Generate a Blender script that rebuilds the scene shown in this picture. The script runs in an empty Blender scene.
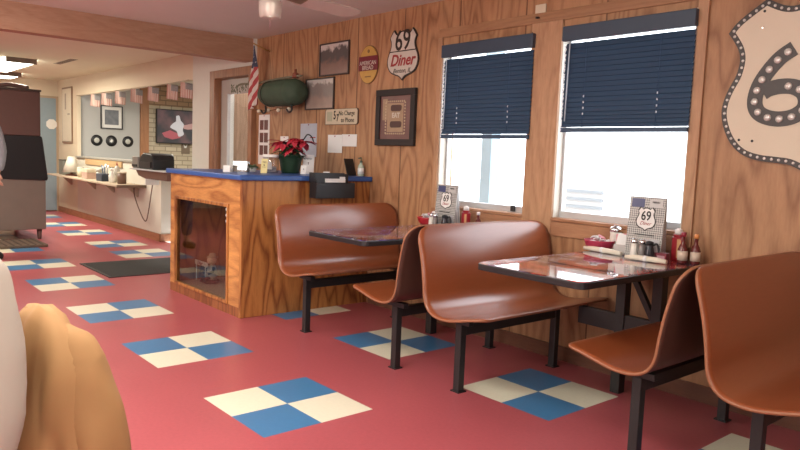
import bpy, bmesh, math, random
from math import sin, cos, pi, radians as R, sqrt
from mathutils import Vector, Matrix, Quaternion
random.seed(7)
S = bpy.context.scene
COL = S.collection

# ---------------------------------------------------------------- camera, world, light, exposure
YAW, PITCH, ROLL, HGT, FPX = 0.709870661, 0.0975515838, 0.0387694023, 1.25112634, 695.89335
fw = Vector((-cos(YAW)*cos(PITCH), sin(YAW)*cos(PITCH), -sin(PITCH)))
rt = fw.cross(Vector((0, 0, 1))).normalized(); up = rt.cross(fw)
r2 = rt*cos(ROLL)+up*sin(ROLL); u2 = -rt*sin(ROLL)+up*cos(ROLL)
cd = bpy.data.cameras.new('camera'); cam = bpy.data.objects.new('camera', cd); COL.objects.link(cam)
M3 = Matrix((r2, u2, -fw)).transposed()
cam.matrix_world = Matrix.Translation((0, 0, HGT)) @ M3.to_4x4()
cd.sensor_width = 36; cd.lens = FPX/800*36; cd.clip_start = .02; cd.clip_end = 200
S.camera = cam
W = bpy.data.worlds.new('overcast_sky'); S.world = W; W.use_nodes = True
bg = W.node_tree.nodes['Background']
bg.inputs[0].default_value = (0.93, 0.97, 1.0, 1); bg.inputs[1].default_value = 4.5
S.view_settings.view_transform = 'Standard'; S.view_settings.look = 'None'
S.view_settings.gamma = 1; S.view_settings.exposure = 0.5; S.view_settings.use_curve_mapping = False

def area(name, loc, sx, sy, power, color, rot=(0, 0, 0), portal=False):
    l = bpy.data.lights.new(name, 'AREA'); l.shape = 'RECTANGLE'; l.size = sx; l.size_y = sy
    l.energy = power; l.color = color
    if portal: l.cycles.is_portal = True
    o = bpy.data.objects.new(name, l); COL.objects.link(o); o.location = loc; o.rotation_euler = rot
    return o
WARM = (1, .93, .84)
def globe(name, loc, power, color, rad=.16):
    l = bpy.data.lights.new(name, 'POINT'); l.energy = power; l.color = color; l.shadow_soft_size = rad
    o = bpy.data.objects.new(name, l); COL.objects.link(o); o.location = loc
for p, e in (((-1.8, -1.8, 2.05), 75), ((1.2, .2, 2.05), 16), ((-4.6, -1.4, 2.05), 75)): globe('dining_light', p, e, WARM)
area('ceiling_panel_light', (-2.2, .6, 2.40), 2.4, .6, 50, WARM)
area('ceiling_panel_light', (-5.2, .6, 2.40), 1.2, .6, 25, WARM)
area('rear_fill_light', (1.94, -.6, 1.45), 1.2, 3.0, 24, (.95, .97, 1), (0, R(90), 0))  # added daylight fill from behind the camera, no known window there
area('side_fill_light', (-1.8, -3.94, 1.5), 3.2, 1.2, 60, (.95, .97, 1), (R(90), 0, 0))  # added soft fill from the unseen left wall, brightens the room
area('kitchen_light', (-11.3, 2.4, 2.31), 1.9, .4, 72, (1, .93, .76))
area('kitchen_light', (-8.6, 0.2, 2.31), 1.2, .4, 70, (1, .93, .76))
area('back_room_light', (-10.3, 4.9, 2.34), 1.2, .5, 52, (1, .95, .85))

# ---------------------------------------------------------------- materials
MATS = {}
def mat(name, col, rough=.6, metal=0, noise=0, nscale=20, bump=0, spec=.5, emit=None, estr=0, trans=0, alpha=1, coat=0, ior=1.45):
    if name in MATS: return MATS[name]
    m = bpy.data.materials.new(name); m.use_nodes = True; MATS[name] = m
    nt = m.node_tree; b = nt.nodes['Principled BSDF']
    b.inputs['Base Color'].default_value = (*col, 1); b.inputs['Roughness'].default_value = rough
    b.inputs['Metallic'].default_value = metal; b.inputs['Specular IOR Level'].default_value = spec
    b.inputs['Transmission Weight'].default_value = trans; b.inputs['Coat Weight'].default_value = coat
    b.inputs['Alpha'].default_value = alpha; b.inputs['IOR'].default_value = ior
    if emit: b.inputs['Emission Color'].default_value = (*emit, 1); b.inputs['Emission Strength'].default_value = estr
    tc = nt.nodes.new('ShaderNodeTexCoord'); n = nt.nodes.new('ShaderNodeTexNoise')
    n.inputs['Scale'].default_value = nscale; n.inputs['Detail'].default_value = 4
    nt.links.new(tc.outputs['Object'], n.inputs['Vector'])
    nz = noise if noise else .04
    mx = nt.nodes.new('ShaderNodeMix'); mx.data_type = 'RGBA'
    nt.links.new(n.outputs['Fac'], mx.inputs['Factor'])
    mx.inputs['A'].default_value = (*[c*(1-nz) for c in col], 1); mx.inputs['B'].default_value = (*[min(1, c*(1+nz)) for c in col], 1)
    nt.links.new(mx.outputs['Result'], b.inputs['Base Color'])
    if bump:
        bp = nt.nodes.new('ShaderNodeBump'); bp.inputs['Strength'].default_value = bump; bp.inputs['Distance'].default_value = .01
        nt.links.new(n.outputs['Fac'], bp.inputs['Height']); nt.links.new(bp.outputs['Normal'], b.inputs['Normal'])
    return m

def wood(name, dark, light, axis='z', scale=1.0, rough=.45, groove=0, contrast=1.0, spec=.4, groove_axis='x', ringy=1.0):
    m = bpy.data.materials.new(name); m.use_nodes = True; nt = m.node_tree; b = nt.nodes['Principled BSDF']
    N = nt.nodes.new; L = nt.links.new
    tc = N('ShaderNodeTexCoord'); mp = N('ShaderNodeMapping'); L(tc.outputs['Object'], mp.inputs['Vector'])
    sc = {'z': (1, 1, .17), 'x': (.17, 1, 1), 'y': (1, .17, 1)}[axis]
    mp.inputs['Scale'].default_value = [s*scale for s in sc]
    n1 = N('ShaderNodeTexNoise'); n1.inputs['Scale'].default_value = 4.5; n1.inputs['Detail'].default_value = 1.5; L(mp.outputs[0], n1.inputs['Vector'])
    mul = N('ShaderNodeMath'); mul.operation = 'MULTIPLY'; mul.inputs[1].default_value = 64*ringy; L(n1.outputs['Fac'], mul.inputs[0])
    sn = N('ShaderNodeMath'); sn.operation = 'SINE'; L(mul.outputs[0], sn.inputs[0])
    mr = N('ShaderNodeMapRange'); mr.inputs[1].default_value = -1; mr.inputs[2].default_value = 1; L(sn.outputs[0], mr.inputs[0])
    pw = N('ShaderNodeMath'); pw.operation = 'POWER'; pw.inputs[1].default_value = .55; L(mr.outputs[0], pw.inputs[0]); mr = pw
    n2 = N('ShaderNodeTexNoise'); n2.inputs['Scale'].default_value = 90; n2.inputs['Detail'].default_value = 3; L(mp.outputs[0], n2.inputs['Vector'])
    n3 = N('ShaderNodeTexNoise'); n3.inputs['Scale'].default_value = 2.2; n3.inputs['Detail'].default_value = 2; L(mp.outputs[0], n3.inputs['Vector'])
    a = N('ShaderNodeMath'); a.operation = 'MULTIPLY_ADD'; a.inputs[1].default_value = .42*contrast; a.inputs[2].default_value = .0; L(mr.outputs[0], a.inputs[0])
    a2 = N('ShaderNodeMath'); a2.operation = 'MULTIPLY_ADD'; a2.inputs[1].default_value = .45; L(n2.outputs['Fac'], a2.inputs[0]); L(a.outputs[0], a2.inputs[2])
    a3 = N('ShaderNodeMath'); a3.operation = 'MULTIPLY_ADD'; a3.inputs[1].default_value = .55; L(n3.outputs['Fac'], a3.inputs[0]); L(a2.outputs[0], a3.inputs[2])
    cr = N('ShaderNodeValToRGB'); cr.color_ramp.elements[0].position = .44; cr.color_ramp.elements[0].color = (*dark, 1)
    cr.color_ramp.elements[1].position = .97; cr.color_ramp.elements[1].color = (*light, 1); L(a3.outputs[0], cr.inputs[0])
    out = cr.outputs[0]
    if groove:
        sx = N('ShaderNodeSeparateXYZ'); L(tc.outputs['Object'], sx.inputs[0])
        d = N('ShaderNodeMath'); d.operation = 'DIVIDE'; d.inputs[1].default_value = groove; L(sx.outputs[{'x': 0, 'y': 1, 'z': 2}[groove_axis]], d.inputs[0])
        f = N('ShaderNodeMath'); f.operation = 'FRACT'; L(d.outputs[0], f.inputs[0])
        lt = N('ShaderNodeMath'); lt.operation = 'LESS_THAN'; lt.inputs[1].default_value = .018; L(f.outputs[0], lt.inputs[0])
        fl = N('ShaderNodeMath'); fl.operation = 'FLOOR'; L(d.outputs[0], fl.inputs[0])
        wn = N('ShaderNodeTexWhiteNoise'); wn.noise_dimensions = '1D'; L(fl.outputs[0], wn.inputs['W'])
        tone = N('ShaderNodeMapRange'); tone.inputs[3].default_value = .93; tone.inputs[4].default_value = 1.05; L(wn.outputs[0], tone.inputs[0])
        vm = N('ShaderNodeVectorMath'); vm.operation = 'SCALE'; L(out, vm.inputs[0]); L(tone.outputs[0], vm.inputs['Scale'])
        mx = N('ShaderNodeMix'); mx.data_type = 'RGBA'; L(lt.outputs[0], mx.inputs['Factor']); L(vm.outputs[0], mx.inputs['A'])
        mx.inputs['B'].default_value = (*[c*.55 for c in dark], 1); out = mx.outputs['Result']
        comb = N('ShaderNodeCombineXYZ'); L(wn.outputs[0], comb.inputs['Z'])   # each board shifts its own grain
        add = N('ShaderNodeVectorMath'); add.operation = 'MULTIPLY_ADD'; add.inputs[1].default_value = (7, 7, 7); L(comb.outputs[0], add.inputs[0]); L(tc.outputs['Object'], add.inputs[2])
        L(add.outputs[0], mp.inputs['Vector'])
    L(out, b.inputs['Base Color']); b.inputs['Roughness'].default_value = rough; b.inputs['Specular IOR Level'].default_value = spec
    return m

WALLW = wood('plywood_panelling', (.245, .115, .052), (.41, .222, .11), groove=.61, contrast=1.0, rough=.5)
COUNTW = wood('varnished_oak_panel', (.20, .062, .020), (.46, .20, .06), rough=.35, contrast=1.2)
PINE = wood('pine_casing', (.32, .17, .09), (.52, .31, .17), contrast=.45, rough=.5)
PINEH = wood('pine_casing_horizontal', (.28, .13, .065), (.46, .25, .13), axis='x', contrast=.45, rough=.5)
BASEW = wood('brown_baseboard', (.26, .10, .045), (.42, .19, .09), axis='x', contrast=.4)
DOORW = wood('stained_door_frame', (.20, .09, .045), (.36, .18, .09), contrast=.5)
PLANK = wood('weathered_porch_planks', (.44, .26, .16), (.72, .48, .33), groove=.11, contrast=.5)
LAM = wood('orange_brown_laminate', (.235, .060, .020), (.285, .080, .026), axis='y', contrast=.25, rough=.30, spec=.6, ringy=.4)
LAM.node_tree.nodes['Principled BSDF'].inputs['Coat Weight'].default_value = .4; LAM.node_tree.nodes['Principled BSDF'].inputs['Coat Roughness'].default_value = .22
PLYEDGE = mat('plywood_edge', (.27, .11, .055), .45)
BLUE = mat('blue_laminate', (.035, .10, .32), .35)
BLACKM = mat('black_steel', (.018, .017, .018), .42, noise=.1)
BLACKP = mat('black_plastic', (.014, .014, .016), .4)
CREAMW = mat('cream_wall_paint', (.66, .57, .43), .7, noise=.05, nscale=3)
WHITEW = mat('pale_wall_paint', (.62, .58, .50), .7, noise=.05, nscale=3)
GREYW = mat('grey_wall_paint', (.42, .42, .41), .7, noise=.05, nscale=3)
WHITE = mat('white_paint', (.78, .77, .73), .45)
PAPER = mat('white_paper', (.72, .72, .70), .8, noise=.03)
ALU = mat('aluminium', (.55, .56, .57), .4, .6)
CHROME = mat('chrome', (.75, .75, .76), .15, 1)
NAVY = mat('navy_blind', (.028, .058, .105), .45, noise=.08, nscale=6)
NAVY2 = mat('navy_blind_valance', (.035, .055, .085), .45)
CORD = mat('white_cord', (.8, .85, .95), .6)
INK = mat('black_ink', (.02, .018, .018), .6)
CREAMS = mat('cream_enamel', (.58, .50, .38), .45, noise=.06, nscale=5)
SIGNBLK = mat('sign_black_enamel', (.035, .026, .022), .4, noise=.2)
REFL = mat('reflector_button', (.55, .52, .48), .25, .2, noise=.35, nscale=120)
SHIELDW = mat('sign_ivory', (.52, .47, .40), .5, noise=.05)
REDINK = mat('dark_red_ink', (.30, .035, .035), .6)
STEEL = mat('dull_stainless', (.23, .19, .165), .42, .35, noise=.08, nscale=8)
BROWNM = mat('brown_metal', (.10, .052, .045), .5, .1, noise=.08)
GLASS = mat('glass_pane', (1, 1, 1), .02, trans=1, ior=1.45)
REDP = mat('red_plastic', (.40, .022, .03), .35)

def glass_mat(name, tint=(1, 1, 1), spec=1.0, refl=.10):
    m = bpy.data.materials.new(name); m.use_nodes = True; nt = m.node_tree; nt.nodes.clear()
    o = nt.nodes.new('ShaderNodeOutputMaterial'); t = nt.nodes.new('ShaderNodeBsdfTransparent'); g = nt.nodes.new('ShaderNodeBsdfGlossy')
    t.inputs[0].default_value = (*tint, 1); g.inputs['Roughness'].default_value = .02
    f = nt.nodes.new('ShaderNodeFresnel'); f.inputs[0].default_value = 1.5
    ad = nt.nodes.new('ShaderNodeMath'); ad.operation = 'ADD'; ad.inputs[1].default_value = refl; nt.links.new(f.outputs[0], ad.inputs[0])
    ge = nt.nodes.new('ShaderNodeNewGeometry'); iv = nt.nodes.new('ShaderNodeMath'); iv.operation = 'SUBTRACT'; iv.inputs[0].default_value = 1; nt.links.new(ge.outputs['Backfacing'], iv.inputs[1])
    ml = nt.nodes.new('ShaderNodeMath'); ml.operation = 'MULTIPLY'; nt.links.new(ad.outputs[0], ml.inputs[0]); nt.links.new(iv.outputs[0], ml.inputs[1]); ad = ml
    mx = nt.nodes.new('ShaderNodeMixShader'); nt.links.new(ad.outputs[0], mx.inputs[0]); nt.links.new(t.outputs[0], mx.inputs[1]); nt.links.new(g.outputs[0], mx.inputs[2])
    nt.links.new(mx.outputs[0], o.inputs[0]); return m
PANE = glass_mat('clear_window_glass', (.97, .98, 1), refl=.0)
CASEGL = glass_mat('display_case_glass', (.75, .72, .68), refl=.05)
CLEARP = glass_mat('clear_plastic', (.82, .85, .85), refl=.22)

def table_print(name, seed, c1, c2, c3):
    m = bpy.data.materials.new(name); m.use_nodes = True; nt = m.node_tree; b = nt.nodes['Principled BSDF']; N = nt.nodes.new; L = nt.links.new
    tc = N('ShaderNodeTexCoord'); mp = N('ShaderNodeMapping'); mp.inputs['Location'].default_value = (seed, seed*.3, 0); L(tc.outputs['Object'], mp.inputs[0])
    v = N('ShaderNodeTexVoronoi'); v.distance = 'CHEBYCHEV'; v.inputs['Scale'].default_value = 11; v.inputs['Randomness'].default_value = .7; L(mp.outputs[0], v.inputs['Vector'])
    n = N('ShaderNodeTexNoise'); n.inputs['Scale'].default_value = 22; n.inputs['Detail'].default_value = 6; L(mp.outputs[0], n.inputs['Vector'])
    sp = N('ShaderNodeSeparateColor'); L(v.outputs['Color'], sp.inputs[0])
    cr = N('ShaderNodeValToRGB'); e = cr.color_ramp.elements; cr.color_ramp.interpolation = 'CONSTANT'
    e[0].position = 0; e[0].color = (*c1, 1); e[1].position = .3; e[1].color = (*c2, 1)
    for p, c in ((.5, c3), (.65, (.24, .23, .25)), (.8, (.05, .04, .08)), (.92, (.32, .09, .07))):
        x = e.new(p); x.color = (*c, 1)
    L(sp.outputs[0], cr.inputs[0])
    mx = N('ShaderNodeMix'); mx.data_type = 'RGBA'; mx.blend_type = 'OVERLAY'; mx.inputs['Factor'].default_value = .8; L(cr.outputs[0], mx.inputs['A'])
    cr2 = N('ShaderNodeValToRGB'); cr2.color_ramp.elements[0].position = .35; cr2.color_ramp.elements[1].position = .65; L(n.outputs['Fac'], cr2.inputs[0]); L(cr2.outputs[0], mx.inputs['B'])
    L(mx.outputs['Result'], b.inputs['Base Color']); b.inputs['Roughness'].default_value = .04; b.inputs['Coat Weight'].default_value = .5; b.inputs['Coat Roughness'].default_value = .02
    return m

def brick_mat(name, a, bcol, mortar, scale=1):
    m = bpy.data.materials.new(name); m.use_nodes = True; nt = m.node_tree; b = nt.nodes['Principled BSDF']; N = nt.nodes.new; L = nt.links.new
    tc = N('ShaderNodeTexCoord'); sx = N('ShaderNodeSeparateXYZ'); cb = N('ShaderNodeCombineXYZ'); L(tc.outputs['Object'], sx.inputs[0]); L(sx.outputs[1], cb.inputs[0]); L(sx.outputs[2], cb.inputs[1])
    br = N('ShaderNodeTexBrick'); L(cb.outputs[0], br.inputs['Vector']); br.inputs['Color1'].default_value = (*a, 1); br.inputs['Color2'].default_value = (*bcol, 1); br.inputs['Mortar'].default_value = (*mortar, 1)
    br.inputs['Scale'].default_value = 1; br.inputs['Brick Width'].default_value = .22; br.inputs['Row Height'].default_value = .085; br.inputs['Mortar Size'].default_value = .009
    L(br.outputs['Color'], b.inputs['Base Color']); b.inputs['Roughness'].default_value = .85
    bp = N('ShaderNodeBump'); bp.inputs['Strength'].default_value = .4; L(br.outputs['Fac'], bp.inputs['Height']); bp.invert = True; L(bp.outputs[0], b.inputs['Normal'])
    return m

def picture_mat(name, sky, mid, low, seed=0, horizon=.15, z0=0):
    # faded landscape print: pale top, busy middle, soft ground (object z decides the band)
    m = bpy.data.materials.new(name); m.use_nodes = True; nt = m.node_tree; b = nt.nodes['Principled BSDF']; N = nt.nodes.new; L = nt.links.new
    tc = N('ShaderNodeTexCoord'); sx = N('ShaderNodeSeparateXYZ'); L(tc.outputs['Object'], sx.inputs[0])
    n = N('ShaderNodeTexNoise'); n.inputs['Scale'].default_value = 14; n.inputs['Detail'].default_value = 5; mp = N('ShaderNodeMapping'); mp.inputs['Location'].default_value = (seed, 0, seed); L(tc.outputs['Object'], mp.inputs[0]); L(mp.outputs[0], n.inputs['Vector'])
    ad = N('ShaderNodeMath'); ad.operation = 'MULTIPLY_ADD'; ad.inputs[1].default_value = .16; L(n.outputs['Fac'], ad.inputs[0]); L(sx.outputs[2], ad.inputs[2])
    mr = N('ShaderNodeMapRange'); mr.inputs[1].default_value = -.15+z0; mr.inputs[2].default_value = .28+z0; L(ad.outputs[0], mr.inputs[0])
    cr = N('ShaderNodeValToRGB'); e = cr.color_ramp.elements; e[0].position = .15; e[0].color = (*low, 1); e[1].position = .78; e[1].color = (*sky, 1)
    x = e.new(.45); x.color = (*[c*.8 for c in low], 1); x = e.new(.55); x.color = (*mid, 1); x = e.new(.72); x.color = (*mid, 1)
    L(mr.outputs[0], cr.inputs[0]); L(cr.outputs[0], b.inputs['Base Color']); b.inputs['Roughness'].default_value = .25
    return m

# ---------------------------------------------------------------- mesh helpers
def NB(): return bmesh.new()
def box(bm, x0, x1, y0, y1, z0, z1, mi=0):
    v = [bm.verts.new(p) for p in ((x0, y0, z0), (x1, y0, z0), (x1, y1, z0), (x0, y1, z0), (x0, y0, z1), (x1, y0, z1), (x1, y1, z1), (x0, y1, z1))]
    for f in ((3, 2, 1, 0), (4, 5, 6, 7), (0, 1, 5, 4), (1, 2, 6, 5), (2, 3, 7, 6), (3, 0, 4, 7)):
        bm.faces.new([v[i] for i in f]).material_index = mi
    return bm
def lathe(bm, prof, c=(0, 0, 0), seg=20, mi=0, axis='z'):
    rings = []
    for r, z in prof:
        ring = []
        for k in range(seg):
            a = 2*pi*k/seg; p = (r*cos(a), r*sin(a), z)
            if axis == 'y': p = (p[0], p[2], -p[1])
            if axis == 'x': p = (p[2], p[0], p[1])
            ring.append(bm.verts.new((c[0]+p[0], c[1]+p[1], c[2]+p[2])))
        rings.append(ring)
    for i in range(len(rings)-1):
        for k in range(seg):
            f = bm.faces.new((rings[i][k], rings[i][(k+1) % seg], rings[i+1][(k+1) % seg], rings[i+1][k])); f.smooth = True; f.material_index = mi
    for ring, rev in ((rings[0], True), (rings[-1], False)):
        f = bm.faces.new(ring[::-1] if rev else ring); f.material_index = mi
    return bm
def tube(bm, pts, r, seg=8, mi=0, taper=None):
    pts = [Vector(p) for p in pts]; rings = []
    prev = None
    for i, p in enumerate(pts):
        d = (pts[min(i+1, len(pts)-1)]-pts[max(i-1, 0)]).normalized()
        a = d.cross(Vector((0, 0, 1)) if abs(d.z) < .9 else Vector((1, 0, 0))).normalized()
        if prev and a.dot(prev) < 0: a = -a
        prev = a; b = d.cross(a)
        rr = r*(taper[i] if taper else 1)
        rings.append([bm.verts.new(p+a*rr*cos(2*pi*k/seg)+b*rr*sin(2*pi*k/seg)) for k in range(seg)])
    for i in range(len(rings)-1):
        for k in range(seg):
            f = bm.faces.new((rings[i][k], rings[i][(k+1) % seg], rings[i+1][(k+1) % seg], rings[i+1][k])); f.smooth = True; f.material_index = mi
    bm.faces.new(rings[0][::-1]).material_index = mi; bm.faces.new(rings[-1]).material_index = mi
    return bm
def bar(bm, a, b, w, mi=0):   # square bar between points
    a = Vector(a); b = Vector(b); d = (b-a).normalized(); s = d.cross(Vector((0, 1, 0)) if abs(d.y) < .9 else Vector((0, 0, 1))).normalized(); t = d.cross(s)
    h = w/2; v = [bm.verts.new(p+s*i*h+t*j*h) for p in (a, b) for i, j in ((-1, -1), (1, -1), (1, 1), (-1, 1))]
    for f in ((0, 1, 2, 3), (7, 6, 5, 4), (0, 4, 5, 1), (1, 5, 6, 2), (2, 6, 7, 3), (3, 7, 4, 0)): bm.faces.new([v[i] for i in f]).material_index = mi
    return bm
def prism(bm, poly, y0, y1, mi=0, plane='xz'):
    """outline in x,z pushed from y0 to y1 (or plane xy from z0 to z1, or yz along x)"""
    def P(a, b, t): return {'xz': (a, t, b), 'xy': (a, b, t), 'yz': (t, a, b)}[plane]
    A = [bm.verts.new(P(a, b, y0)) for a, b in poly]; B = [bm.verts.new(P(a, b, y1)) for a, b in poly]
    n = len(poly); fs = [bm.faces.new(A), bm.faces.new(B[::-1])]
    for i in range(n): fs.append(bm.faces.new((A[i], B[i], B[(i+1) % n], A[(i+1) % n])))
    for f in fs: f.material_index = mi
    for f in fs[:2]: f.normal_update()
    if n > 24: bmesh.ops.triangulate(bm, faces=fs[:2], ngon_method='EAR_CLIP')
    return bm
def obj(name, bm, mats, parent=None, bevel=0, smooth=False, loc=None, rot=None, sub=0, label=None):
    bmesh.ops.recalc_face_normals(bm, faces=bm.faces)
    me = bpy.data.meshes.new(name); bm.to_mesh(me); bm.free()
    for m in (mats if isinstance(mats, (list, tuple)) else [mats]): me.materials.append(m)
    if smooth:
        for p in me.polygons: p.use_smooth = True
    o = bpy.data.objects.new(name, me); COL.objects.link(o)
    if parent: o.parent = parent
    if loc: o.location = loc
    if rot: o.rotation_euler = rot
    if bevel:
        b = o.modifiers.new('bevel', 'BEVEL'); b.width = bevel; b.segments = 2; b.limit_method = 'ANGLE'
    if sub:
        s = o.modifiers.new('sub', 'SUBSURF'); s.levels = sub; s.render_levels = sub
    if label: o['label'] = label
    return o
def struct(name, bm, m, bevel=0, parent=None):
    o = obj(name, bm, m, parent, bevel)
    if not parent: o['kind'] = 'structure'
    return o
def thing(name, label, cat, loc=(0, 0, 0), rz=0, group=None):
    o = bpy.data.objects.new(name, None); COL.objects.link(o); o.location = loc; o.rotation_euler = (0, 0, rz); o.empty_display_size = .1
    return tag(o, label, cat, group)
def tag(o, label, cat, group=None):
    o['label'] = label; o['category'] = cat
    if group: o['group'] = group
    return o
def kids(o): return [c for c in bpy.data.objects if c.parent == o]
def dup(root, loc, rz=None, label=None, group=None):
    def rec(o, par):
        c = o.copy(); COL.objects.link(c); c.parent = par
        for ch in kids(o): rec(ch, c)
        return c
    r = rec(root, None); r.location = loc
    if rz is not None: r.rotation_euler = (0, 0, rz)
    if label: r['label'] = label
    if group: r['group'] = group
    return r
def text(name, s, size, m, parent, loc, rot=(pi/2, 0, 0), shear=0, sx=1, depth=.0008, bold=0, align='CENTER'):
    c = bpy.data.curves.new(name, 'FONT'); c.body = s; c.size = size; c.align_x = align; c.align_y = 'CENTER'; c.shear = shear; c.extrude = depth; c.offset = bold; c.resolution_u = 3
    t = bpy.data.objects.new(name, c); COL.objects.link(t); dg = bpy.context.evaluated_depsgraph_get(); dg.update()
    me = bpy.data.meshes.new_from_object(t.evaluated_get(dg)); bpy.data.objects.remove(t); me.materials.clear(); me.materials.append(m)
    o = bpy.data.objects.new(name, me); COL.objects.link(o); o.parent = parent; o.location = loc; o.rotation_euler = rot; o.scale = (sx, 1, 1)
    return o
def catmull(P, n=6):
    out = []; P = [Vector(p) for p in P]
    for i in range(len(P)-1):
        p0 = P[max(i-1, 0)]; p1 = P[i]; p2 = P[i+1]; p3 = P[min(i+2, len(P)-1)]
        for k in range(n):
            t = k/n; out.append(.5*((2*p1)+(p2-p0)*t+(2*p0-5*p1+4*p2-p3)*t*t+(3*p1-p0-3*p2+p3)*t**3))
    out.append(P[-1]); return out

WY = 3.64          # inner face of the window wall
CEIL = 2.415
# ---------------------------------------------------------------- floor with the checker inlays
T = .305; OX, OY = -2.909, 1.802
LR, TB = 0, 1
blocks = [(0, 0, LR), (2, 4, LR), (-2, 4, TB), (-3.95, 0, TB), (-8, 0, LR), (-12.3, 0, TB), (-16.2, 0, LR), (-20.3, 0, TB), (-6, 4, LR), (-10, 4, TB), (6, 4, TB),
          (-17.2, 4, TB), (-20.3, 4, LR), (-24.7, 4, TB), (-28.6, 4, LR), (-33, 4, TB), (10, 4, LR), (4, 0, TB), (8, 0, LR), (2, -4, TB), (6, -4, LR), (-24.4, 0, LR), (-13.6, 4, LR)]
us = {-36.6, 16}; vs = {-19, 6.05}
for a, b, k in blocks:
    for d in (-1, 0, 1): us.add(round(a+d, 3)); vs.add(round(b+d, 3))
us = sorted(us); vs = sorted(vs)
bm = NB(); grid = [[bm.verts.new((OX+u*T, OY+v*T, 0)) for v in vs] for u in us]
for i in range(len(us)-1):
    for j in range(len(vs)-1):
        cu = (us[i]+us[i+1])/2; cv = (vs[j]+vs[j+1])/2; mi = 0
        for a, b, k in blocks:
            if abs(cu-a) < 1 and abs(cv-b) < 1:
                same = (cu-a)*(cv-b) > 0     # L and R tiles lie on the main diagonal
                mi = (1 if same else 2) if k == LR else (2 if same else 1)
        bm.faces.new((grid[i][j], grid[i+1][j], grid[i+1][j+1], grid[i][j+1])).material_index = mi
def floor_mat(name, col, spk=.10):
    m = bpy.data.materials.new(name); m.use_nodes = True; nt = m.node_tree; b = nt.nodes['Principled BSDF']; N = nt.nodes.new; L = nt.links.new
    tc = N('ShaderNodeTexCoord'); n = N('ShaderNodeTexNoise'); n.inputs['Scale'].default_value = 55; n.inputs['Detail'].default_value = 6; L(tc.outputs['Object'], n.inputs['Vector'])
    n2 = N('ShaderNodeTexNoise'); n2.inputs['Scale'].default_value = 1.6; n2.inputs['Detail'].default_value = 3; L(tc.outputs['Object'], n2.inputs['Vector'])
    ad = N('ShaderNodeMath'); ad.operation = 'ADD'; L(n.outputs['Fac'], ad.inputs[0]); L(n2.outputs['Fac'], ad.inputs[1])
    mr = N('ShaderNodeMapRange'); mr.inputs[1].default_value = .6; mr.inputs[2].default_value = 1.4; mr.inputs[3].default_value = 1-spk; mr.inputs[4].default_value = 1+spk; L(ad.outputs[0], mr.inputs[0])
    vm = N('ShaderNodeVectorMath'); vm.operation = 'SCALE'; vm.inputs[0].default_value = col; L(mr.outputs[0], vm.inputs['Scale']); L(vm.outputs[0], b.inputs['Base Color'])
    b.inputs['Roughness'].default_value = .30; b.inputs['Specular IOR Level'].default_value = .45
    bp = N('ShaderNodeBump'); bp.inputs['Strength'].default_value = .05; bp.inputs['Distance'].default_value = .004; L(n2.outputs['Fac'], bp.inputs['Height']); L(bp.outputs[0], b.inputs['Normal'])
    return m
struct('floor', bm, [floor_mat('red_vinyl', (.40, .090, .106)), floor_mat('cream_vinyl', (.74, .72, .57), .05), floor_mat('blue_vinyl', (.055, .19, .38), .06)])
struct('floor_back_room', box(NB(), -12.85, -8.2, 3.76, 6.6, -.05, 0), mat('grey_vinyl', (.3, .27, .24), .5))

# ---------------------------------------------------------------- room shell
CEILM = mat('dining_ceiling', (.66, .69, .61), .85, noise=.05, nscale=2.5, bump=.1)
CEILB = mat('kitchen_ceiling', (.74, .69, .53), .8, noise=.04, nscale=2)
struct('ceiling', box(NB(), -6.64, 2.0, -4, WY, CEIL, CEIL+.08), CEILM)
struct('ceiling_kitchen', box(NB(), -14.1, -6.78, -4, WY, CEIL-.02, CEIL+.08), CEILB)
BEAMW = wood('plywood_beam', (.34, .19, .115), (.47, .30, .20), axis='y', contrast=.35, rough=.6)
struct('trim_1', box(NB(), -6.80, -6.64, -4, WY, 2.18, CEIL+.02), BEAMW)
# window wall: plywood, two window openings, the entrance door
w1 = (-3.815, -2.965, .90, 2.085); w2 = (-2.745, -1.868, .90, 2.10)
def wall_y(bm, x0, x1, z0, z1, y0=WY, y1=WY+.14, mi=0): box(bm, x0, x1, y0, y1, z0, z1, mi)
bm = NB()
wall_y(bm, -6.63, w1[0], 0, CEIL); wall_y(bm, w1[0], w1[1], 0, w1[2]); wall_y(bm, w1[0], w1[1], w1[3], CEIL)
wall_y(bm, w1[1], w2[0], 0, CEIL); wall_y(bm, w2[0], w2[1], 0, w2[2]); wall_y(bm, w2[0], w2[1], w2[3], CEIL); wall_y(bm, w2[1], 2.05, 0, CEIL)
struct('wall_window', bm, WALLW)
bm = NB(); wall_y(bm, -7.58, -6.63, 2.12, CEIL+.0, WY-.04); wall_y(bm, -8.12, -7.58, 0, CEIL, WY-.04)
struct('wall_pillar', bm, mat('pale_green_white_paint', (.60, .60, .54), .6))
bm = NB(); wall_y(bm, -14.1, -8.12, 2.08, CEIL, WY-.04, WY+.02); wall_y(bm, -14.1, -12.80, 0, 2.08, WY-.04, WY+.02)
struct('wall_header', bm, CREAMW)
bm = NB(); wall_y(bm, -12.80, -9.08, 0, 1.03, WY-.04, WY+.10)
struct('wall_half', bm, WHITEW)
bm = NB(); box(bm, -12.80, -9.05, WY-.07, WY+.12, 1.03, 1.055)
struct('trim_2', bm, mat('grey_ledge', (.34, .33, .30), .5))
bm = NB(); box(bm, -14.08, -9.06, WY-.06, WY-.04, 0, .10); box(bm, -9.08, -9.062, WY-.06, WY+.11, 0, .10)
struct('baseboard_half_wall', bm, BASEW)
struct('baseboard_window_wall', box(NB(), -4.6, 2.0, WY-.014, WY, 0, .09), wood('dark_baseboard', (.12, .05, .03), (.2, .09, .05), axis='x', contrast=.3))
struct('wall_far', box(NB(), -14.1, -14.0, -4, 3.76, 0, CEIL), CREAMW)
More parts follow.
